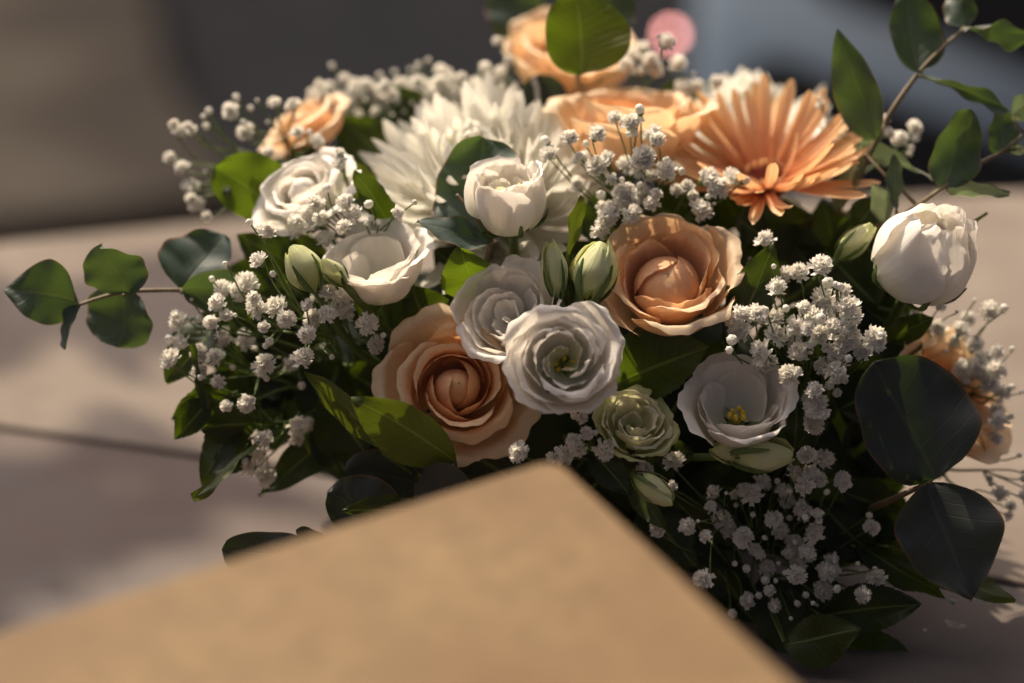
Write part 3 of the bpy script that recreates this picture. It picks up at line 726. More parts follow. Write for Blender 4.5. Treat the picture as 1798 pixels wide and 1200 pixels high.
def sprig(name, label, base, leaves, stem=None, cat='greenery', stemmat='stem', group=None, r=.0013):
    bp = P(*base) if not isinstance(base, Vector) else base
    e = thing(name, label, cat, Matrix.Translation(bp), group)
    V, F = [], []
    if stem:
        pts = [P(*q)-bp for q in stem]
        tube_data(smooth_line(pts, 6*len(pts)), r, r*.55, 6, V, F)
    for lf in leaves:
        b = P(*lf['b'])-bp
        leaf(e, **lf)
        # leaf stalk
        if stem:
            near = min((P(*q)-bp for q in stem), key=lambda q: (q-b).length)
            if (near-b).length > .0015 and lf.get('stalk', True): tube_data([near, near.lerp(b, .5)+Vector((0, 0, -.001)), b], r*.7, r*.45, 5, V, F)
        else:
            tube_data(smooth_line([Vector((0, 0, 0)), b*.5+Vector((0, 0, -.004)), b], 6), r, r*.5, 5, V, F)
    if V: obj('stem', mesh_from('stem', V, F), stemmat, e)
    return e
def Lf(b, t, w, roll=0, **k): return dict(b=b, t=t, wpx=w, roll=roll, **k)
EU = dict(kind='round', mat='euca', fold=.16, bend=.35, wave=1.7)
ED = dict(kind='round', mat='euca_dark', fold=.16, bend=.5, wave=1.6)
EP = dict(kind='point', mat='euca_pale', fold=.2, bend=.3)

# eucalyptus
sprig('eucalyptus_sprig', 'eucalyptus sprig reaching out to the far left edge', (520, 545, 40),
      [Lf((137, 536, 12), (8, 508, 14), 122, -8, kind='point', mat='euca', fold=.2, bend=.3, wave=1.4), Lf((137, 536, 12), (112, 614, 8), 62, 55, kind='round', mat='euca', fold=.5, bend=.2),
       Lf((222, 516, 10), (182, 432, 0), 120, -28, **EU), Lf((218, 505, 18), (205, 610, 22), 140, 18, **EU),
       Lf((318, 512, 20), (395, 412, 30), 126, -18, **EU), Lf((318, 512, 16), (452, 505, 14), 84, 30, kind='round', mat='euca', fold=.4, bend=.4)],
      [(520, 545, 40), (420, 516, 26), (318, 510, 18), (214, 514, 14), (137, 536, 12)], stemmat='twig')
sprig('eucalyptus_sprig', 'blue-green eucalyptus leaves standing behind the upright white bloom', (850, 470, 30),
      [Lf((832, 424, 10), (842, 242, 20), 168, -12, **EU), Lf((862, 425, 2), (732, 390, -4), 66, 42, kind='round', mat='euca', fold=.35, bend=.35)],
      [(850, 470, 30), (862, 420, 12), (838, 385, 8), (802, 342, 4)], stemmat='twig')
sprig('eucalyptus_sprig', 'sunlit round eucalyptus leaf with leaf shadow at the top edge', (1020, 150, 92),
      [Lf((1015, 132, 40), (1012, -12, 46), 152, 4, kind='round', mat='leaf_lit', fold=.1, bend=.15, wave=.5), Lf((1060, 60, 62), (1085, -70, 70), 105, 20, **EU),
       Lf((930, 90, 150), (905, -30, 160), 120, 10, **EU)],
      [(1020, 150, 92), (1016, 128, 48), (1050, 40, 58), (1070, -60, 70)], stemmat='twig')
sprig('eucalyptus_sprig', 'tall eucalyptus sprig with brown stem rising at the upper right', (1500, 330, 40),
      [Lf((1612, 130, 36), (1596, -30, 44), 104, 5, kind='point', mat='euca', fold=.25, bend=.3), Lf((1615, 132, 34), (1770, 196, 22), 42, 62, kind='point', mat='euca', fold=.4, bend=.4),
       Lf((1693, 50, 40), (1676, -60, 44), 60, -40, **EU), Lf((1693, 50, 36), (1830, 74, 30), 34, 70, **EU),
       Lf((1538, 246, 34), (1466, 54, 28), 88, -18, kind='point', mat='euca', fold=.3, bend=.3)],
      [(1500, 330, 40), (1556, 212, 36), (1612, 130, 36), (1660, 80, 38), (1696, 48, 38)], stemmat='twig', r=.0013)
sprig('eucalyptus_sprig', 'lower right eucalyptus sprig with grey leaves above the closed white bloom', (1560, 400, 30),
      [Lf((1655, 330, 22), (1702, 190, 18), 88, 10, **EU), Lf((1756, 268, 30), (1764, 190, 36), 66, 20, **EU), Lf((1660, 328, 24), (1772, 345, 22), 48, 48, **EP),
       Lf((1770, 262, 30), (1840, 262, 30), 40, 60, **EP), Lf((1778, 205, 34), (1820, 170, 36), 50, 10, **EP),
       Lf((1575, 375, 26), (1570, 272, 18), 44, 40, kind='point', mat='euca', fold=.4, bend=.25), Lf((1560, 395, 22), (1530, 322, 14), 46, 25, **EP),
       Lf((1468, 372, 40), (1512, 255, 36), 46, -30, **EP), Lf((1500, 250, 40), (1640, 315, 30), 30, 50, **EP)],
      [(1560, 400, 30), (1610, 362, 24), (1656, 330, 22), (1712, 292, 26), (1760, 266, 30), (1800, 235, 32)], stemmat='twig')
sprig('eucalyptus_sprig', 'pair of big dark blue-green eucalyptus leaves at the lower right', (1500, 905, 40),
      [Lf((1634, 846, -22), (1540, 632, -26), 214, 8, **ED), Lf((1634, 846, -22), (1696, 1058, -30), 190, -10, kind='point', mat='euca_dark', fold=.16, bend=.4, wave=1.3)],
      [(1500, 905, 40), (1560, 880, 2), (1600, 862, -14), (1636, 846, -22)], stemmat='twig', r=.0016)
# serrated greens
SE = dict(kind='serrate')
sprig('leafy_sprig', 'bright serrated leaf below the upright white bloom, with a darker one', (800, 600, 40),
      [Lf((842, 532, 6), (812, 432, -6), 106, -10, mat='leaf_lit', fold=.2, bend=.4), Lf((770, 600, 20), (722, 498, 12), 100, 10, fold=.3)])
sprig('leafy_sprig', 'broad glossy serrated leaf between the white rosette and stamen bloom', (1140, 760, 40),
      [Lf((1076, 684, 2), (1242, 606, -14), 140, -12, mat='leaf_lit', fold=.2, bend=.3, wave=.6), Lf((1215, 668, 24), (1292, 598, 12), 84, 12), Lf((1110, 700, 30), (1090, 600, 26), 70, 10)])
sprig('leafy_sprig', 'two yellow-green serrated leaves below the front peach rose', (800, 850, 40),
      [Lf((800, 812, -22), (616, 702, -36), 112, -14, mat='leaf_pale', fold=.12, bend=.2, wave=.5), Lf((672, 796, -6), (536, 650, -20), 66, -38, mat='leaf_pale', fold=.3, bend=.3, wave=.5)])
sprig('leafy_sprig', 'dark pointed leaf rising right of the centre right peach rose', (1290, 620, 40),
      [Lf((1284, 590, -2), (1366, 424, -10), 84, -18, fold=.3), Lf((1268, 600, 0), (1282, 502, -6), 40, 60, fold=.5), Lf((1320, 640, 45), (1420, 540, 40), 90, 10)])
sprig('leafy_sprig', 'narrow grey-green leaf standing between white bloom and peach rose', (1000, 540, 40),
      [Lf((990, 470, 4), (1024, 346, -4), 38, 50, mat='leaf_pale', fold=.6), Lf((1070, 430, 26), (1050, 330, 24), 90, 0)])
sprig('leafy_sprig', 'small bright leaves left of the large chrysanthemum', (640, 420, 50),
      [Lf((700, 420, 24), (618, 305, 10), 76, -28, fold=.3), Lf((660, 350, 40), (600, 285, 34), 60, -10, mat='leaf_pale'), Lf((560, 300, 74), (508, 262, 70), 60, 0)])
sprig('leafy_sprig', 'large rounded sunlit leaf at the left behind the white rose', (520, 430, 60),
      [Lf((498, 382, 44), (380, 288, 40), 118, -5, kind='round', mat='leaf_lit', fold=.1, bend=.3), Lf((520, 470, 46), (420, 408, 40), 80, 0), Lf((520, 520, 44), (430, 560, 30), 80, 0)])
sprig('leafy_sprig', 'dark leaves hanging along the left edge below the eucalyptus', (470, 640, 60),
      [Lf((390, 540, 24), (292, 672, 20), 92, 30, fold=.3, bend=.4), Lf((372, 720, 14), (334, 604, 4), 44, -50, fold=.5), Lf((410, 690, 26), (304, 742, 20), 84, -20), 
       Lf((400, 640, 40), (330, 560, 34), 90, 10), Lf((440, 720, 34), (360, 660, 30), 110, 0)])
sprig('leafy_sprig', 'cluster of dark drooping leaves at the lower left', (500, 720, 50),
      [Lf((455, 748, 16), (352, 752, 12), 88, -30, fold=.3), Lf((420, 720, 20), (350, 848, 10), 74, 10, fold=.3), Lf((452, 778, 4), (338, 876, -4), 48, 48, mat='leaf_pale', fold=.5, bend=.3),
       Lf((366, 700, 18), (306, 772, 14), 62, -10), Lf((440, 770, 18), (372, 838, 14), 60, 10)])
sprig('leafy_sprig', 'long dark leaves drooping over the pale stone, left of the box', (640, 740, 50),
      [Lf((610, 730, 30), (456, 874, 24), 74, 20, kind='point', fold=.2, bend=.4), Lf((560, 730, 30), (640, 816, 24), 92, 10, kind='round'), Lf((640, 800, 20), (560, 700, 20), 120, 0),
       Lf((700, 720, 40), (600, 640, 36), 120, 0), Lf((700, 820, 40), (560, 800, 36), 90, 0)])
sprig('leafy_sprig', 'dark round leaves peeking over the left edge of the gold box', (740, 880, 30),
      [Lf((548, 972, -10), (390, 962, -8), 92, 12, kind='round', mat='euca_dark', fold=.2), Lf((600, 975, -14), (520, 930, -16), 36, 30, kind='round', mat='euca_dark'),
       Lf((742, 890, -20), (600, 898, -26), 52, 10, fold=.2), Lf((820, 900, -20), (742, 826, -26), 110, 0, kind='round', mat='euca_dark'), Lf((700, 940, 0), (572, 868, 0), 120, 10, kind='round', mat='euca_dark'),
       Lf((730, 850, 14), (604, 826, 10), 90, 0, kind='round', mat='euca_dark')])
sprig('leafy_sprig', 'broad olive leaves spreading at the bottom right corner of the bouquet', (1330, 980, 30),
      [Lf((1345, 1010, 14), (1388, 1166, 4), 108, 15, fold=.2), Lf((1376, 1128, -6), (1512, 1110, -16), 100, -15, mat='leaf_pale', fold=.15, bend=.2) , Lf((1440, 1080, 4), (1618, 1066, -4), 96, -5, fold=.15, bend=.2),
       Lf((1420, 1128, 10), (1616, 1172, 6), 92, 10, fold=.2), Lf((1380, 1010, 12), (1500, 1100, 6), 110, 0)])
sprig('leafy_sprig', 'olive leaf with long tip under the dark eucalyptus pair', (1480, 920, 40),
      [Lf((1560, 960, 6), (1784, 1054, 0), 84, -20, mat='leaf_pale', fold=.2), Lf((1500, 960, 12), (1680, 1056, 4), 60, 30, fold=.3), Lf((1440, 880, 20), (1545, 985, 16), 90, 0), Lf((1480, 860, 20), (1580, 900, 20), 80, 0)])
sprig('leafy_sprig', 'dark leaves filling the gap beside the right edge of the box', (1180, 920, 40),
      [Lf((1040, 790, -10), (1104, 872, -20), 62, 10, fold=.2), Lf((1100, 840, -4), (1165, 930, -18), 50, 20, mat='leaf_pale'), Lf((1220, 960, 26), (1300, 1060, 20), 100, 20), Lf((1180, 880, 20), (1290, 1000, 14), 110, 0),
       Lf((1140, 800, 14), (1218, 790, 4), 70, 10), Lf((1240, 1000, 30), (1330, 1090, 26), 90, -10), Lf((1130, 880, 24), (1230, 1000, 10), 110, 0)])
sprig('leafy_sprig', 'pale leaf tip sticking out right of the closed white bloom', (1600, 520, 40),
      [Lf((1640, 440, 20), (1734, 374, 16), 44, 40, mat='leaf_pale', fold=.5), Lf((1500, 400, 34), (1545, 352, 30), 60, 0), Lf((1540, 540, 30), (1450, 430, 30), 110, 0), Lf((1560, 600, 20), (1640, 560, 10), 60, 20, kind='point')])
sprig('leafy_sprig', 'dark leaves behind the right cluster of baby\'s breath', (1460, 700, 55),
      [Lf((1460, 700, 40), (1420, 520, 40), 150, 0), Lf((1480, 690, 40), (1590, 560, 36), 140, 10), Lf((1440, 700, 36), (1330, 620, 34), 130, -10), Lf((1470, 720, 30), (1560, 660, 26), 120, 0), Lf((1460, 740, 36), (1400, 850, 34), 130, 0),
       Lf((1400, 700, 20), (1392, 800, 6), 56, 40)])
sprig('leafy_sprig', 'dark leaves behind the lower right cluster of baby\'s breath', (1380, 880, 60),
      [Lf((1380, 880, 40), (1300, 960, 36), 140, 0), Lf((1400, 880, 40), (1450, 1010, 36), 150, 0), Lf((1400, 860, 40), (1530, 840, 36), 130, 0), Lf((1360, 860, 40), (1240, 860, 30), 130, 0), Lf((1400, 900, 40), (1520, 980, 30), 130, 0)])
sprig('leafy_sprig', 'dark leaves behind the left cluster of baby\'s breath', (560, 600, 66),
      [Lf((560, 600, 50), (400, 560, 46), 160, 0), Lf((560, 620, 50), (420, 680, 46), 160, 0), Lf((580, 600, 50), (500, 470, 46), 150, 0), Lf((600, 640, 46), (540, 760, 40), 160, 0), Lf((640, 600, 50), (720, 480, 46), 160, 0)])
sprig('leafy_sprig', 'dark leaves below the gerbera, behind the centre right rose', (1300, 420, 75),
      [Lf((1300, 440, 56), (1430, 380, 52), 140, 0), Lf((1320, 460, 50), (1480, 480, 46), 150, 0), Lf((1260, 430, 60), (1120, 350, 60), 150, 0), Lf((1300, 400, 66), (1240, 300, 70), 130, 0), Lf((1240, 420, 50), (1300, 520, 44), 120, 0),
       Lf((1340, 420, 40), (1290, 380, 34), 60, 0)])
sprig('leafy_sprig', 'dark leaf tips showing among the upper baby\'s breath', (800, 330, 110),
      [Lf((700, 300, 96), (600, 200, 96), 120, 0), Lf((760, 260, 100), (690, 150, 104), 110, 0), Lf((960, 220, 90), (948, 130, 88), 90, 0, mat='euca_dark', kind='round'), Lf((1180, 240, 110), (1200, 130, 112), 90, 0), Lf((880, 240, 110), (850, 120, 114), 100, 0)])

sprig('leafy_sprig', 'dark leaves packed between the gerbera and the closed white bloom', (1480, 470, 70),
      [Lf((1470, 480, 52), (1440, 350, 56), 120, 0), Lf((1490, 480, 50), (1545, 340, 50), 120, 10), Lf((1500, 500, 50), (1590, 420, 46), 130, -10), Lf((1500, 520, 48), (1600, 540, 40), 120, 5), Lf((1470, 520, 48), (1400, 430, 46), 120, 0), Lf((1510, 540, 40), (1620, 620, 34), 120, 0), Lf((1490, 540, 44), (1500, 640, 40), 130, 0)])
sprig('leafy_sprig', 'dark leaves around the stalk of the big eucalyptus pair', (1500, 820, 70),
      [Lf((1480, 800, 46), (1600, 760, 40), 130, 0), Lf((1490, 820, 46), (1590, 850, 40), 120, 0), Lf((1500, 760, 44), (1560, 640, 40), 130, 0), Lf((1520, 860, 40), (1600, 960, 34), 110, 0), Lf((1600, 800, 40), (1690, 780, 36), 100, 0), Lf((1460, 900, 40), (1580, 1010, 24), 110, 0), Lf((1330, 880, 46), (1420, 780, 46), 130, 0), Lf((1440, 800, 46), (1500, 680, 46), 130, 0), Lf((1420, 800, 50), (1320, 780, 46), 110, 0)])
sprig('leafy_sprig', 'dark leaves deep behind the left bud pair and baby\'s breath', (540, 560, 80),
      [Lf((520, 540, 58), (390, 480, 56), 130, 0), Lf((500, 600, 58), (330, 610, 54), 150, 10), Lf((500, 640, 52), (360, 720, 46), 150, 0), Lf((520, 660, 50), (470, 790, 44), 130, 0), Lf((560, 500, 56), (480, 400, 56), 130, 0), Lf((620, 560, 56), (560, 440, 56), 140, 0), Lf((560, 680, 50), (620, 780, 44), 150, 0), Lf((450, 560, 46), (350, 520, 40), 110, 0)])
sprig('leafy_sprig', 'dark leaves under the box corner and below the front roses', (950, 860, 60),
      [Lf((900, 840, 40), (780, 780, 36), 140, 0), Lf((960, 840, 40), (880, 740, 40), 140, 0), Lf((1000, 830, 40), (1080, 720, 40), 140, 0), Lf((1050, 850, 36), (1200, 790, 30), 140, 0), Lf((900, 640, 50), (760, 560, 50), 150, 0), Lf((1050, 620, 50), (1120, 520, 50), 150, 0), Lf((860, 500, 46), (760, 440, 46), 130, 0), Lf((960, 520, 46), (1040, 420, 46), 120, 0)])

# ------------------------------------------------------------------ baby's breath
def floret_mesh(seed, n=30):
    R = random.Random(seed); V, F, U, FM = [], [], [], []
    bm = bmesh.new(); bmesh.ops.create_icosphere(bm, subdivisions=2, radius=.58)       # packed inner petals
    for v in bm.verts: V.append(v.co*(1+.28*noise.noise(v.co*5+Vector((seed, 0, 0))))); U.append((.5, .6))
    for f in bm.faces: F.append(tuple(v.index for v in f.verts)); FM.append(0)
    bm.free()
    for i in range(n):
        t = (i+.5)/n
        pol = math.radians(8+104*t**.85+R.uniform(-8, 8)); az = i*2.39996+R.uniform(-.3, .3)
        d = Vector((math.sin(pol)*math.cos(az), math.sin(pol)*math.sin(az), math.cos(pol)))
        tx = Vector((-math.sin(az), math.cos(az), 0)); nn = tx.cross(d)
        if R.random() < .5: nn = -nn
        L = R.uniform(.82, 1.12); Wd = R.uniform(.19, .27); roll = R.uniform(-.9, .9)
        tx2 = tx*math.cos(roll)+nn*math.sin(roll); n2 = d.cross(tx2)
        o0 = len(V)
        rows = [(.25, .4, 0), (.62, .85, .03), (.88, 1.0, .10), (1.0, .85, .17)]
        for j, (rv, wv, cu) in enumerate(rows):
            for k, uu in enumerate((-1, 0, 1)):
                rad = rv*L-(.09 if (j == 3 and uu == 0) else 0)
                lift = cu*L*1.2+.10*wv*(uu*uu)*(1 if j else 0)+R.uniform(-.02, .02)
                V.append(d*rad+tx2*uu*Wd*wv+n2*lift); U.append((uu*.5+.5, rv))
        for j in range(3):
            for k in range(2):
                a = o0+j*3+k; F.append((a, a+1, a+4, a+3)); FM.append(0)
    # green calyx cup
    o0 = len(V); prof = [(.10, -1.05), (.26, -.85), (.36, -.5), (.34, -.2)]
    for r, z in prof:
        for k in range(7):
            a = 2*math.pi*k/7; V.append(Vector((r*math.cos(a), r*math.sin(a), z))); U.append((.5, .5))
    for j in range(3):
        for k in range(7):
            a = o0+j*7+k; b = o0+j*7+(k+1) % 7; F.append((a, b, b+7, a+7)); FM.append(1)
    me = mesh_from('floret', V, F, U, ['gyp', 'sepal'], FM)
    me.polygons.foreach_set('use_smooth', [True]*len(me.polygons)); return me
def gbud_mesh(seed):
    V, F, U, FM = [], [], [], []
    prof = [(.12, -1.2), (.42, -1.0), (.70, -.5), (.80, 0), (.70, .45), (.42, .78), (.12, .78)]; n = 12
    for j, (r, z) in enumerate(prof):
        for k in range(n):
            a = 2*math.pi*k/n+.25*j; q = r*(1+.09*(1 if k % 2 else -1)*(j > 2)); V.append(Vector((q*math.cos(a), q*math.sin(a), z))); U.append((k/n, .3+.1*j))
    for j in range(len(prof)-1):
        for k in range(n):
            a = j*n+k; b = j*n+(k+1) % n; F.append((a, b, b+n, a+n)); FM.append(1 if j < 2 else 0)
    F.append(tuple((len(prof)-1)*n+k for k in range(n))); FM.append(1)
    me = mesh_from('closed_floret', V, F, U, ['gyp', 'sepal'], FM)
    me.polygons.foreach_set('use_smooth', [True]*len(me.polygons)); return me
FL = [floret_mesh(100+k, [46, 40, 50, 36, 44, 42, 30][k]) for k in range(7)]
GB = [gbud_mesh(k) for k in range(2)]
def gyp(label, base, pts, dz=0, size=19, spread=14, seed=1, hub=4):
    """pts: (x, y[, dz offset[, 'b' for a closed bud]])"""
    R = random.Random(seed); bp = P(*base)
    e = thing('babys_breath_sprig', label, 'flower sprig', Matrix.Translation(bp), "sprigs of baby's breath")
    V, F = [], []
    W_ = []
    for q in pts:
        off = q[2] if len(q) > 2 else R.uniform(-spread, spread)
        W_.append((P(q[0], q[1], dz+off), len(q) > 3))
    order = sorted(range(len(W_)), key=lambda i: math.atan2(W_[i][0].z-bp.z, W_[i][0].x-bp.x))
    groups = [order[i:i+hub] for i in range(0, len(order), hub)]
    for g in groups:
        cen = sum((W_[i][0] for i in g), Vector())/len(g)
        hubp = bp.lerp(cen, .62)+FWD*.006+Vector((R.uniform(-.003, .003),)*3)
        tube_data([v-bp for v in smooth_line([bp, bp.lerp(hubp, .5)+Vector((R.uniform(-.006, .006), 0, R.uniform(-.006, .006))), hubp], 6)], .0008, .0006, 5, V, F)
        for i in list(g):
            if R.random() < .45:
                j_ = W_[i][0]+Vector((R.uniform(-1, 1), R.uniform(-1, 1), R.uniform(-1, 1)))*.0075
                W_.append((j_, True)); g.append(len(W_)-1)
        for i in g:
            p, isb = W_[i]
            d = (p-hubp).normalized()
            ax = (d*.55-FWD*.45+Vector((0, 0, .35))+Vector((R.uniform(-.6, .6), R.uniform(-.5, .5), R.uniform(-.5, .5)))).normalized()
            r = size*.98*K*R.choice((R.uniform(.62, .85), R.uniform(.85, 1.1), R.uniform(.95, 1.18)))*(R.uniform(.32, .58) if isb else 1)
            end = p-ax*r*1.0
            bend = hubp.lerp(end, .55)+Vector((R.uniform(-.003, .003), R.uniform(-.003, .003), R.uniform(-.004, .002)))
            tube_data([v-bp for v in smooth_line([hubp, bend, end], 6)], .00042, .00034, 5, V, F)
            o = obj('closed_floret' if isb else 'floret', R.choice(GB if isb else FL), None, e, smooth=False)
            o.matrix_basis = Matrix.Translation(p-bp) @ ax.to_track_quat('Z', 'Y').to_matrix().to_4x4() @ Matrix.Rotation(R.random()*6.28, 4, 'Z') @ Matrix.Diagonal((r*R.uniform(.9, 1.1), r*R.uniform(.9, 1.1), r*R.uniform(.8, 1.05), 1))
    obj('stem', mesh_from('stem', V, F), 'stem', e)
b_ = 'b'
gyp("baby's breath in sharp focus at the left between bud and eucalyptus", (600, 640, 40),
    [(467, 408), (455, 458, -4), (395, 463, -4, b_), (415, 509), (392, 510, 14), (384, 533), (445, 523), (450, 542), (372, 567), (397, 555), (487, 540), (504, 562), (464, 575), (539, 537, -12), (577, 517, -4), (574, 553, -10), (597, 532, 4), (540, 588, -14), (530, 630, -14),
     (473, 600, -4, b_), (465, 642), (569, 605, -6, b_), (645, 572, -2), (660, 607, 6), (394, 593, 24), (430, 597, 26), (604, 548, 8), (425, 520, 18), (432, 500, 10), (550, 560, 0), (512, 640, 30), (556, 520, 10)], -4, 20, 8, 1)
gyp("loose baby's breath florets hanging along the lower left leaves", (560, 690, 50),
    [(380, 628), (384, 670), (397, 714), (434, 709), (300, 632), (319, 604, 10), (315, 562, 12), (350, 560, 10, b_), (352, 622, 14), (350, 655, 14), (463, 773), (520, 747, 14), (453, 797, 14), (437, 820, 14), (467, 837, 18), (520, 770, 20), (540, 745, 20)], 4, 19, 6, 2)
gyp("baby's breath between the white rose and the white cup bloom", (650, 450, 40),
    [(554, 359), (607, 357), (647, 359, -4, b_), (697, 375, -6), (625, 373), (523, 390), (563, 383), (605, 397), (642, 393, 0, b_), (665, 390, 2, b_), (572, 420, 8), (520, 410, 12), (598, 270, 14), (597, 290, 14), (540, 395, 10), (612, 372, 8), (585, 375, 12, b_)], 6, 17, 8, 3)
gyp("blurred baby's breath straying out at the upper left", (520, 330, 80),
    [(305, 220), (330, 222), (318, 232), (367, 195, 6, b_), (340, 230), (405, 197), (432, 232), (362, 222, 6, b_), (298, 277), (320, 295), (335, 327), (335, 350), (345, 358), (397, 335, -20), (365, 380), (470, 268), (485, 182), (515, 185), (522, 233, -20), (555, 248, -20), (400, 185, 10, b_), (440, 190, 10, b_), (470, 215, 10, b_), (480, 180, 12)], 62, 16, 10, 4)
gyp("bank of blurred baby's breath above the large chrysanthemum", (720, 260, 130),
    [(548, 163), (553, 178), (603, 143), (623, 150), (643, 150), (650, 173), (600, 197), (603, 220), (577, 155), (610, 177), (633, 177), (687, 167), (700, 177), (733, 143), (750, 150), (787, 130), (810, 137), (833, 150), (667, 133, 20, b_), (693, 127, 20, b_), (730, 122, 20, b_), (770, 145), (800, 155), (720, 190), (850, 122), (830, 168), (660, 195), (630, 205), (580, 190), (676, 152), (715, 160), (760, 165), (795, 140), (640, 225), (590, 215), (565, 170), (865, 140), (700, 150), (740, 170), (618, 160), (655, 158), (775, 128), (690, 190)]+[(560+i*8.5+(i*37 % 11), 150-.06*i*4+(i*53 % 47), (i*29 % 30)-10) for i in range(36)], 106, 15, 16, 5)
gyp("baby's breath rising at the top around the sunlit eucalyptus leaf", (1100, 230, 120),
    [(873, 73), (895, 107), (1128, 88), (1143, 107), (1098, 115), (1170, 73, -10), (1190, 113), (1197, 157), (1222, 157), (1218, 130, 0, b_), (1257, 143), (1110, 100), (1150, 125), (1120, 125), (1205, 150), (880, 130, 10)], 84, 18, 10, 6, 3)
gyp("baby's breath in front of the blurred peach rose, upper centre", (1150, 420, 50),
    [(1080, 207), (1113, 233, -4, b_), (1000, 243), (1025, 277), (1048, 237), (1067, 277), (1052, 293), (1073, 315), (965, 270), (1128, 287), (1150, 230), (1153, 247), (1110, 217), (1097, 340), (1127, 340), (1152, 343), (1067, 382, -6), (1053, 407, -6), (1170, 303), (1207, 327), (1243, 315, 6), (1288, 315), (1243, 345, 0, b_), (1170, 282, 0, b_), (1230, 370), (1145, 360), (1013, 323, 8), (1108, 377, -8), (1090, 355), (1130, 275), (1120, 300), (1100, 290, 10), (1085, 340, 6), (1140, 310, 6), (1190, 335, 6), (1215, 345, 8), (1110, 355, 0), (1075, 370, 0), (1140, 240, 6), (1060, 365, 4), (1260, 330, 4)], 12, 20, 8, 7)
gyp("dense baby's breath at the right, in sharp focus above the stamen bloom", (1440, 760, 50),
    [(1440, 470, 2), (1405, 480, 14), (1467, 500, -4, b_), (1363, 507, 0), (1380, 483, 18), (1412, 543, -6), (1447, 527, 16), (1380, 542, -8, b_), (1490, 540), (1497, 557), (1417, 578, -10), (1398, 573, -6), (1465, 577), (1293, 567), (1327, 553), (1302, 553), (1362, 590), (1360, 560, 14), (1337, 620), (1405, 622), (1490, 597), (1463, 617), (1517, 620), (1537, 597), (1490, 630, -8, b_), (1443, 643), (1467, 653), (1387, 660), (1483, 668, -4, b_), (1430, 687), (1433, 718), (1470, 690, 8, b_), (1285, 597, -6, b_), (1347, 530, 20), (1430, 742, 4), (1422, 700, 6), (1495, 575), (1425, 560), (1440, 590), (1390, 590, 12), (1470, 640, 8), (1300, 585, 4), (1343, 423, 16), (1345, 640, 10), (1455, 560, 12), (1480, 515, 8), (1476, 505, 0, b_)], -15, 21, 7, 8)
gyp("shaded baby's breath spread at the lower right beside the box", (1340, 960, 55),
    [(1184, 811), (1135, 826), (1180, 855), (1255, 866), (1249, 891), (1306, 864), (1337, 849), (1417, 798), (1448, 809), (1395, 833), (1413, 853), (1437, 842), (1377, 864), (1479, 846), (1408, 897), (1435, 902), (1322, 904, 0, b_), (1357, 913), (1208, 924, -24), (1240, 942, -24), (1304, 944), (1342, 944, 0, b_), (1430, 940), (1530, 926), (1333, 975), (1386, 968), (1417, 971), (1457, 984), (1399, 1010), (1448, 1006, 0), (1344, 1019, 0, b_), (1350, 1037), (1310, 1055), (1359, 1062, 0), (1444, 1037), (1539, 1013), (1515, 1046), (1237, 1017, -30), (1266, 913, 10), (1155, 931, -10), (1365, 845, 0, b_), (1378, 1006, 0, b_), (1506, 990, 0, b_), (1320, 870), (1425, 830), (1290, 870, 8), (1370, 935, 8), (1405, 985, 6), (1460, 1000, 4), (1380, 880, 10), (1345, 1000, 8), (1362, 1020, 0, b_), (1400, 1060, 0, b_), (1325, 965, 8), (1395, 950, 6), (1275, 930, 12), (1290, 990, 0, b_), (1415, 1045, 0, b_)], 0, 18, 8, 9)
gyp("few baby's breath florets at the far corner of the box", (1080, 800, 40),
    [(1022, 733), (1031, 762), (1060, 791), (1007, 775), (970, 803), (910, 795, -6), (990, 800), (1015, 790), (1045, 760, 0, b_)], -22, 18, 6, 10)
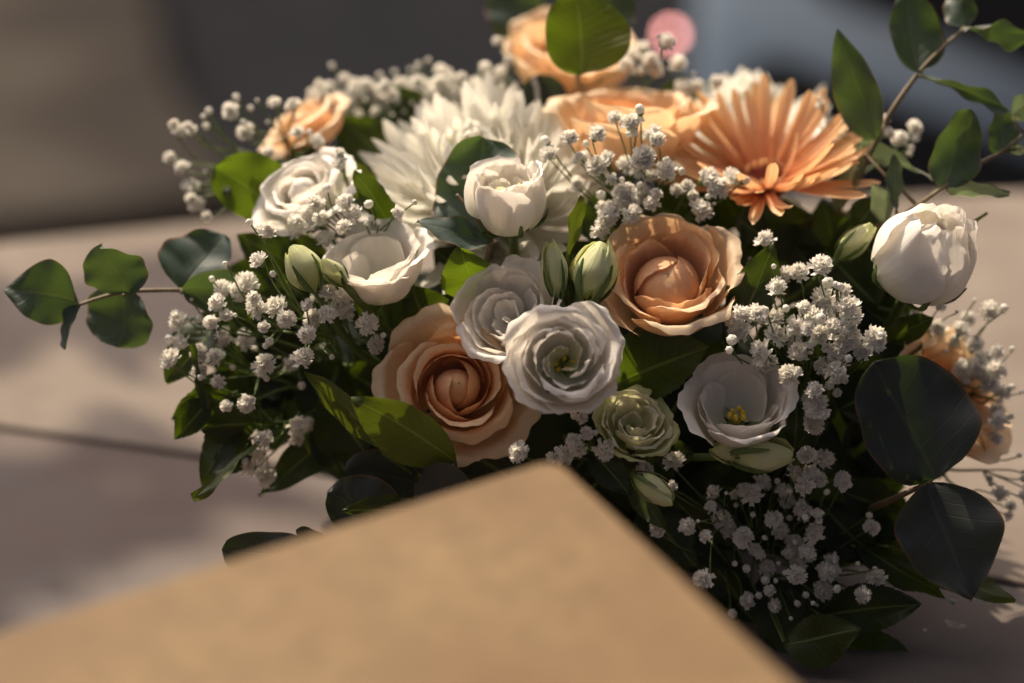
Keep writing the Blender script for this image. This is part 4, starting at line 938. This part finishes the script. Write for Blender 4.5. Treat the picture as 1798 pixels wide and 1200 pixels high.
gyp("baby's breath straying past the right edge below the closed white bloom", (1640, 700, 50),
    [(1712, 527, 0, b_), (1737, 547), (1687, 580), (1710, 607), (1750, 620), (1777, 613, 0, b_), (1693, 647), (1717, 653), (1750, 650), (1737, 677), (1760, 690), (1777, 680, 0, b_), (1750, 720), (1753, 740), (1750, 770), (1610, 553), (1627, 577), (1647, 577), (1650, 537), (1730, 630), (1700, 560, 8), (1670, 600, 8), (1740, 760), (1720, 640)], 30, 18, 8, 11)
gyp("thin baby's breath twigs at the right border below the rose", (1640, 800, 40),
    [(1756, 868), (1775, 890), (1770, 905), (1798, 840, 0, b_), (1790, 800, 0, b_), (1800, 870), (1740, 850, 0, b_)], 30, 16, 6, 12, 3)
gyp("blurred baby's breath between gerbera and the tall eucalyptus", (1480, 330, 70),
    [(1550, 210), (1580, 245), (1440, 185), (1605, 225), (1560, 235), (1450, 200, 0, b_), (1600, 260, 0, b_)], 56, 15, 6, 13, 3)

# ------------------------------------------------------------------ unseen tree branch added out of frame to dapple the stone with shade
R = random.Random(21)
OFF = SUND*2.2
bb = Vector((-.55, .25, 0))+OFF
br = thing('added_shade_branch', 'leafy tree branch hanging high above the left picture edge', 'branch', Matrix.Translation(bb))  # unseen branch added along the sun direction to shade the stone
V, F = [], []
for k in range(10):
    end = Vector((-.12-.03*k+R.uniform(-.02, .02), (.108-.04*k), R.uniform(-.03, .03)))+OFF if k < 6 else Vector((-.10-.02*(k-6), (.345-.022*(k-6)), R.uniform(-.03, .03)))+OFF
    pts = smooth_line([bb, bb.lerp(end, .5)+Vector((0, 0, .04)), end], 10)
    tube_data([p-bb for p in pts], .004, .0012, 6, V, F)
    for q in range(15):
        t = R.uniform(.35, 1); p = pts[int(t*10)]
        d = Vector((R.uniform(-1, 1), R.uniform(-1, 1), R.uniform(-.5, .3))).normalized()
        lv, lf_, lu = leaf_mesh(R.uniform(.05, .075), R.uniform(.030, .044), 'point', .2, .4, 1, q+k*20)
        m3 = d.to_track_quat('Y', 'Z').to_matrix()
        obj('leaf', mesh_from('leaf', [p-bb+m3 @ Vector(v) for v in lv], lf_, lu), 'leaf', br)
obj('twig', mesh_from('twig', V, F), 'twig', br)
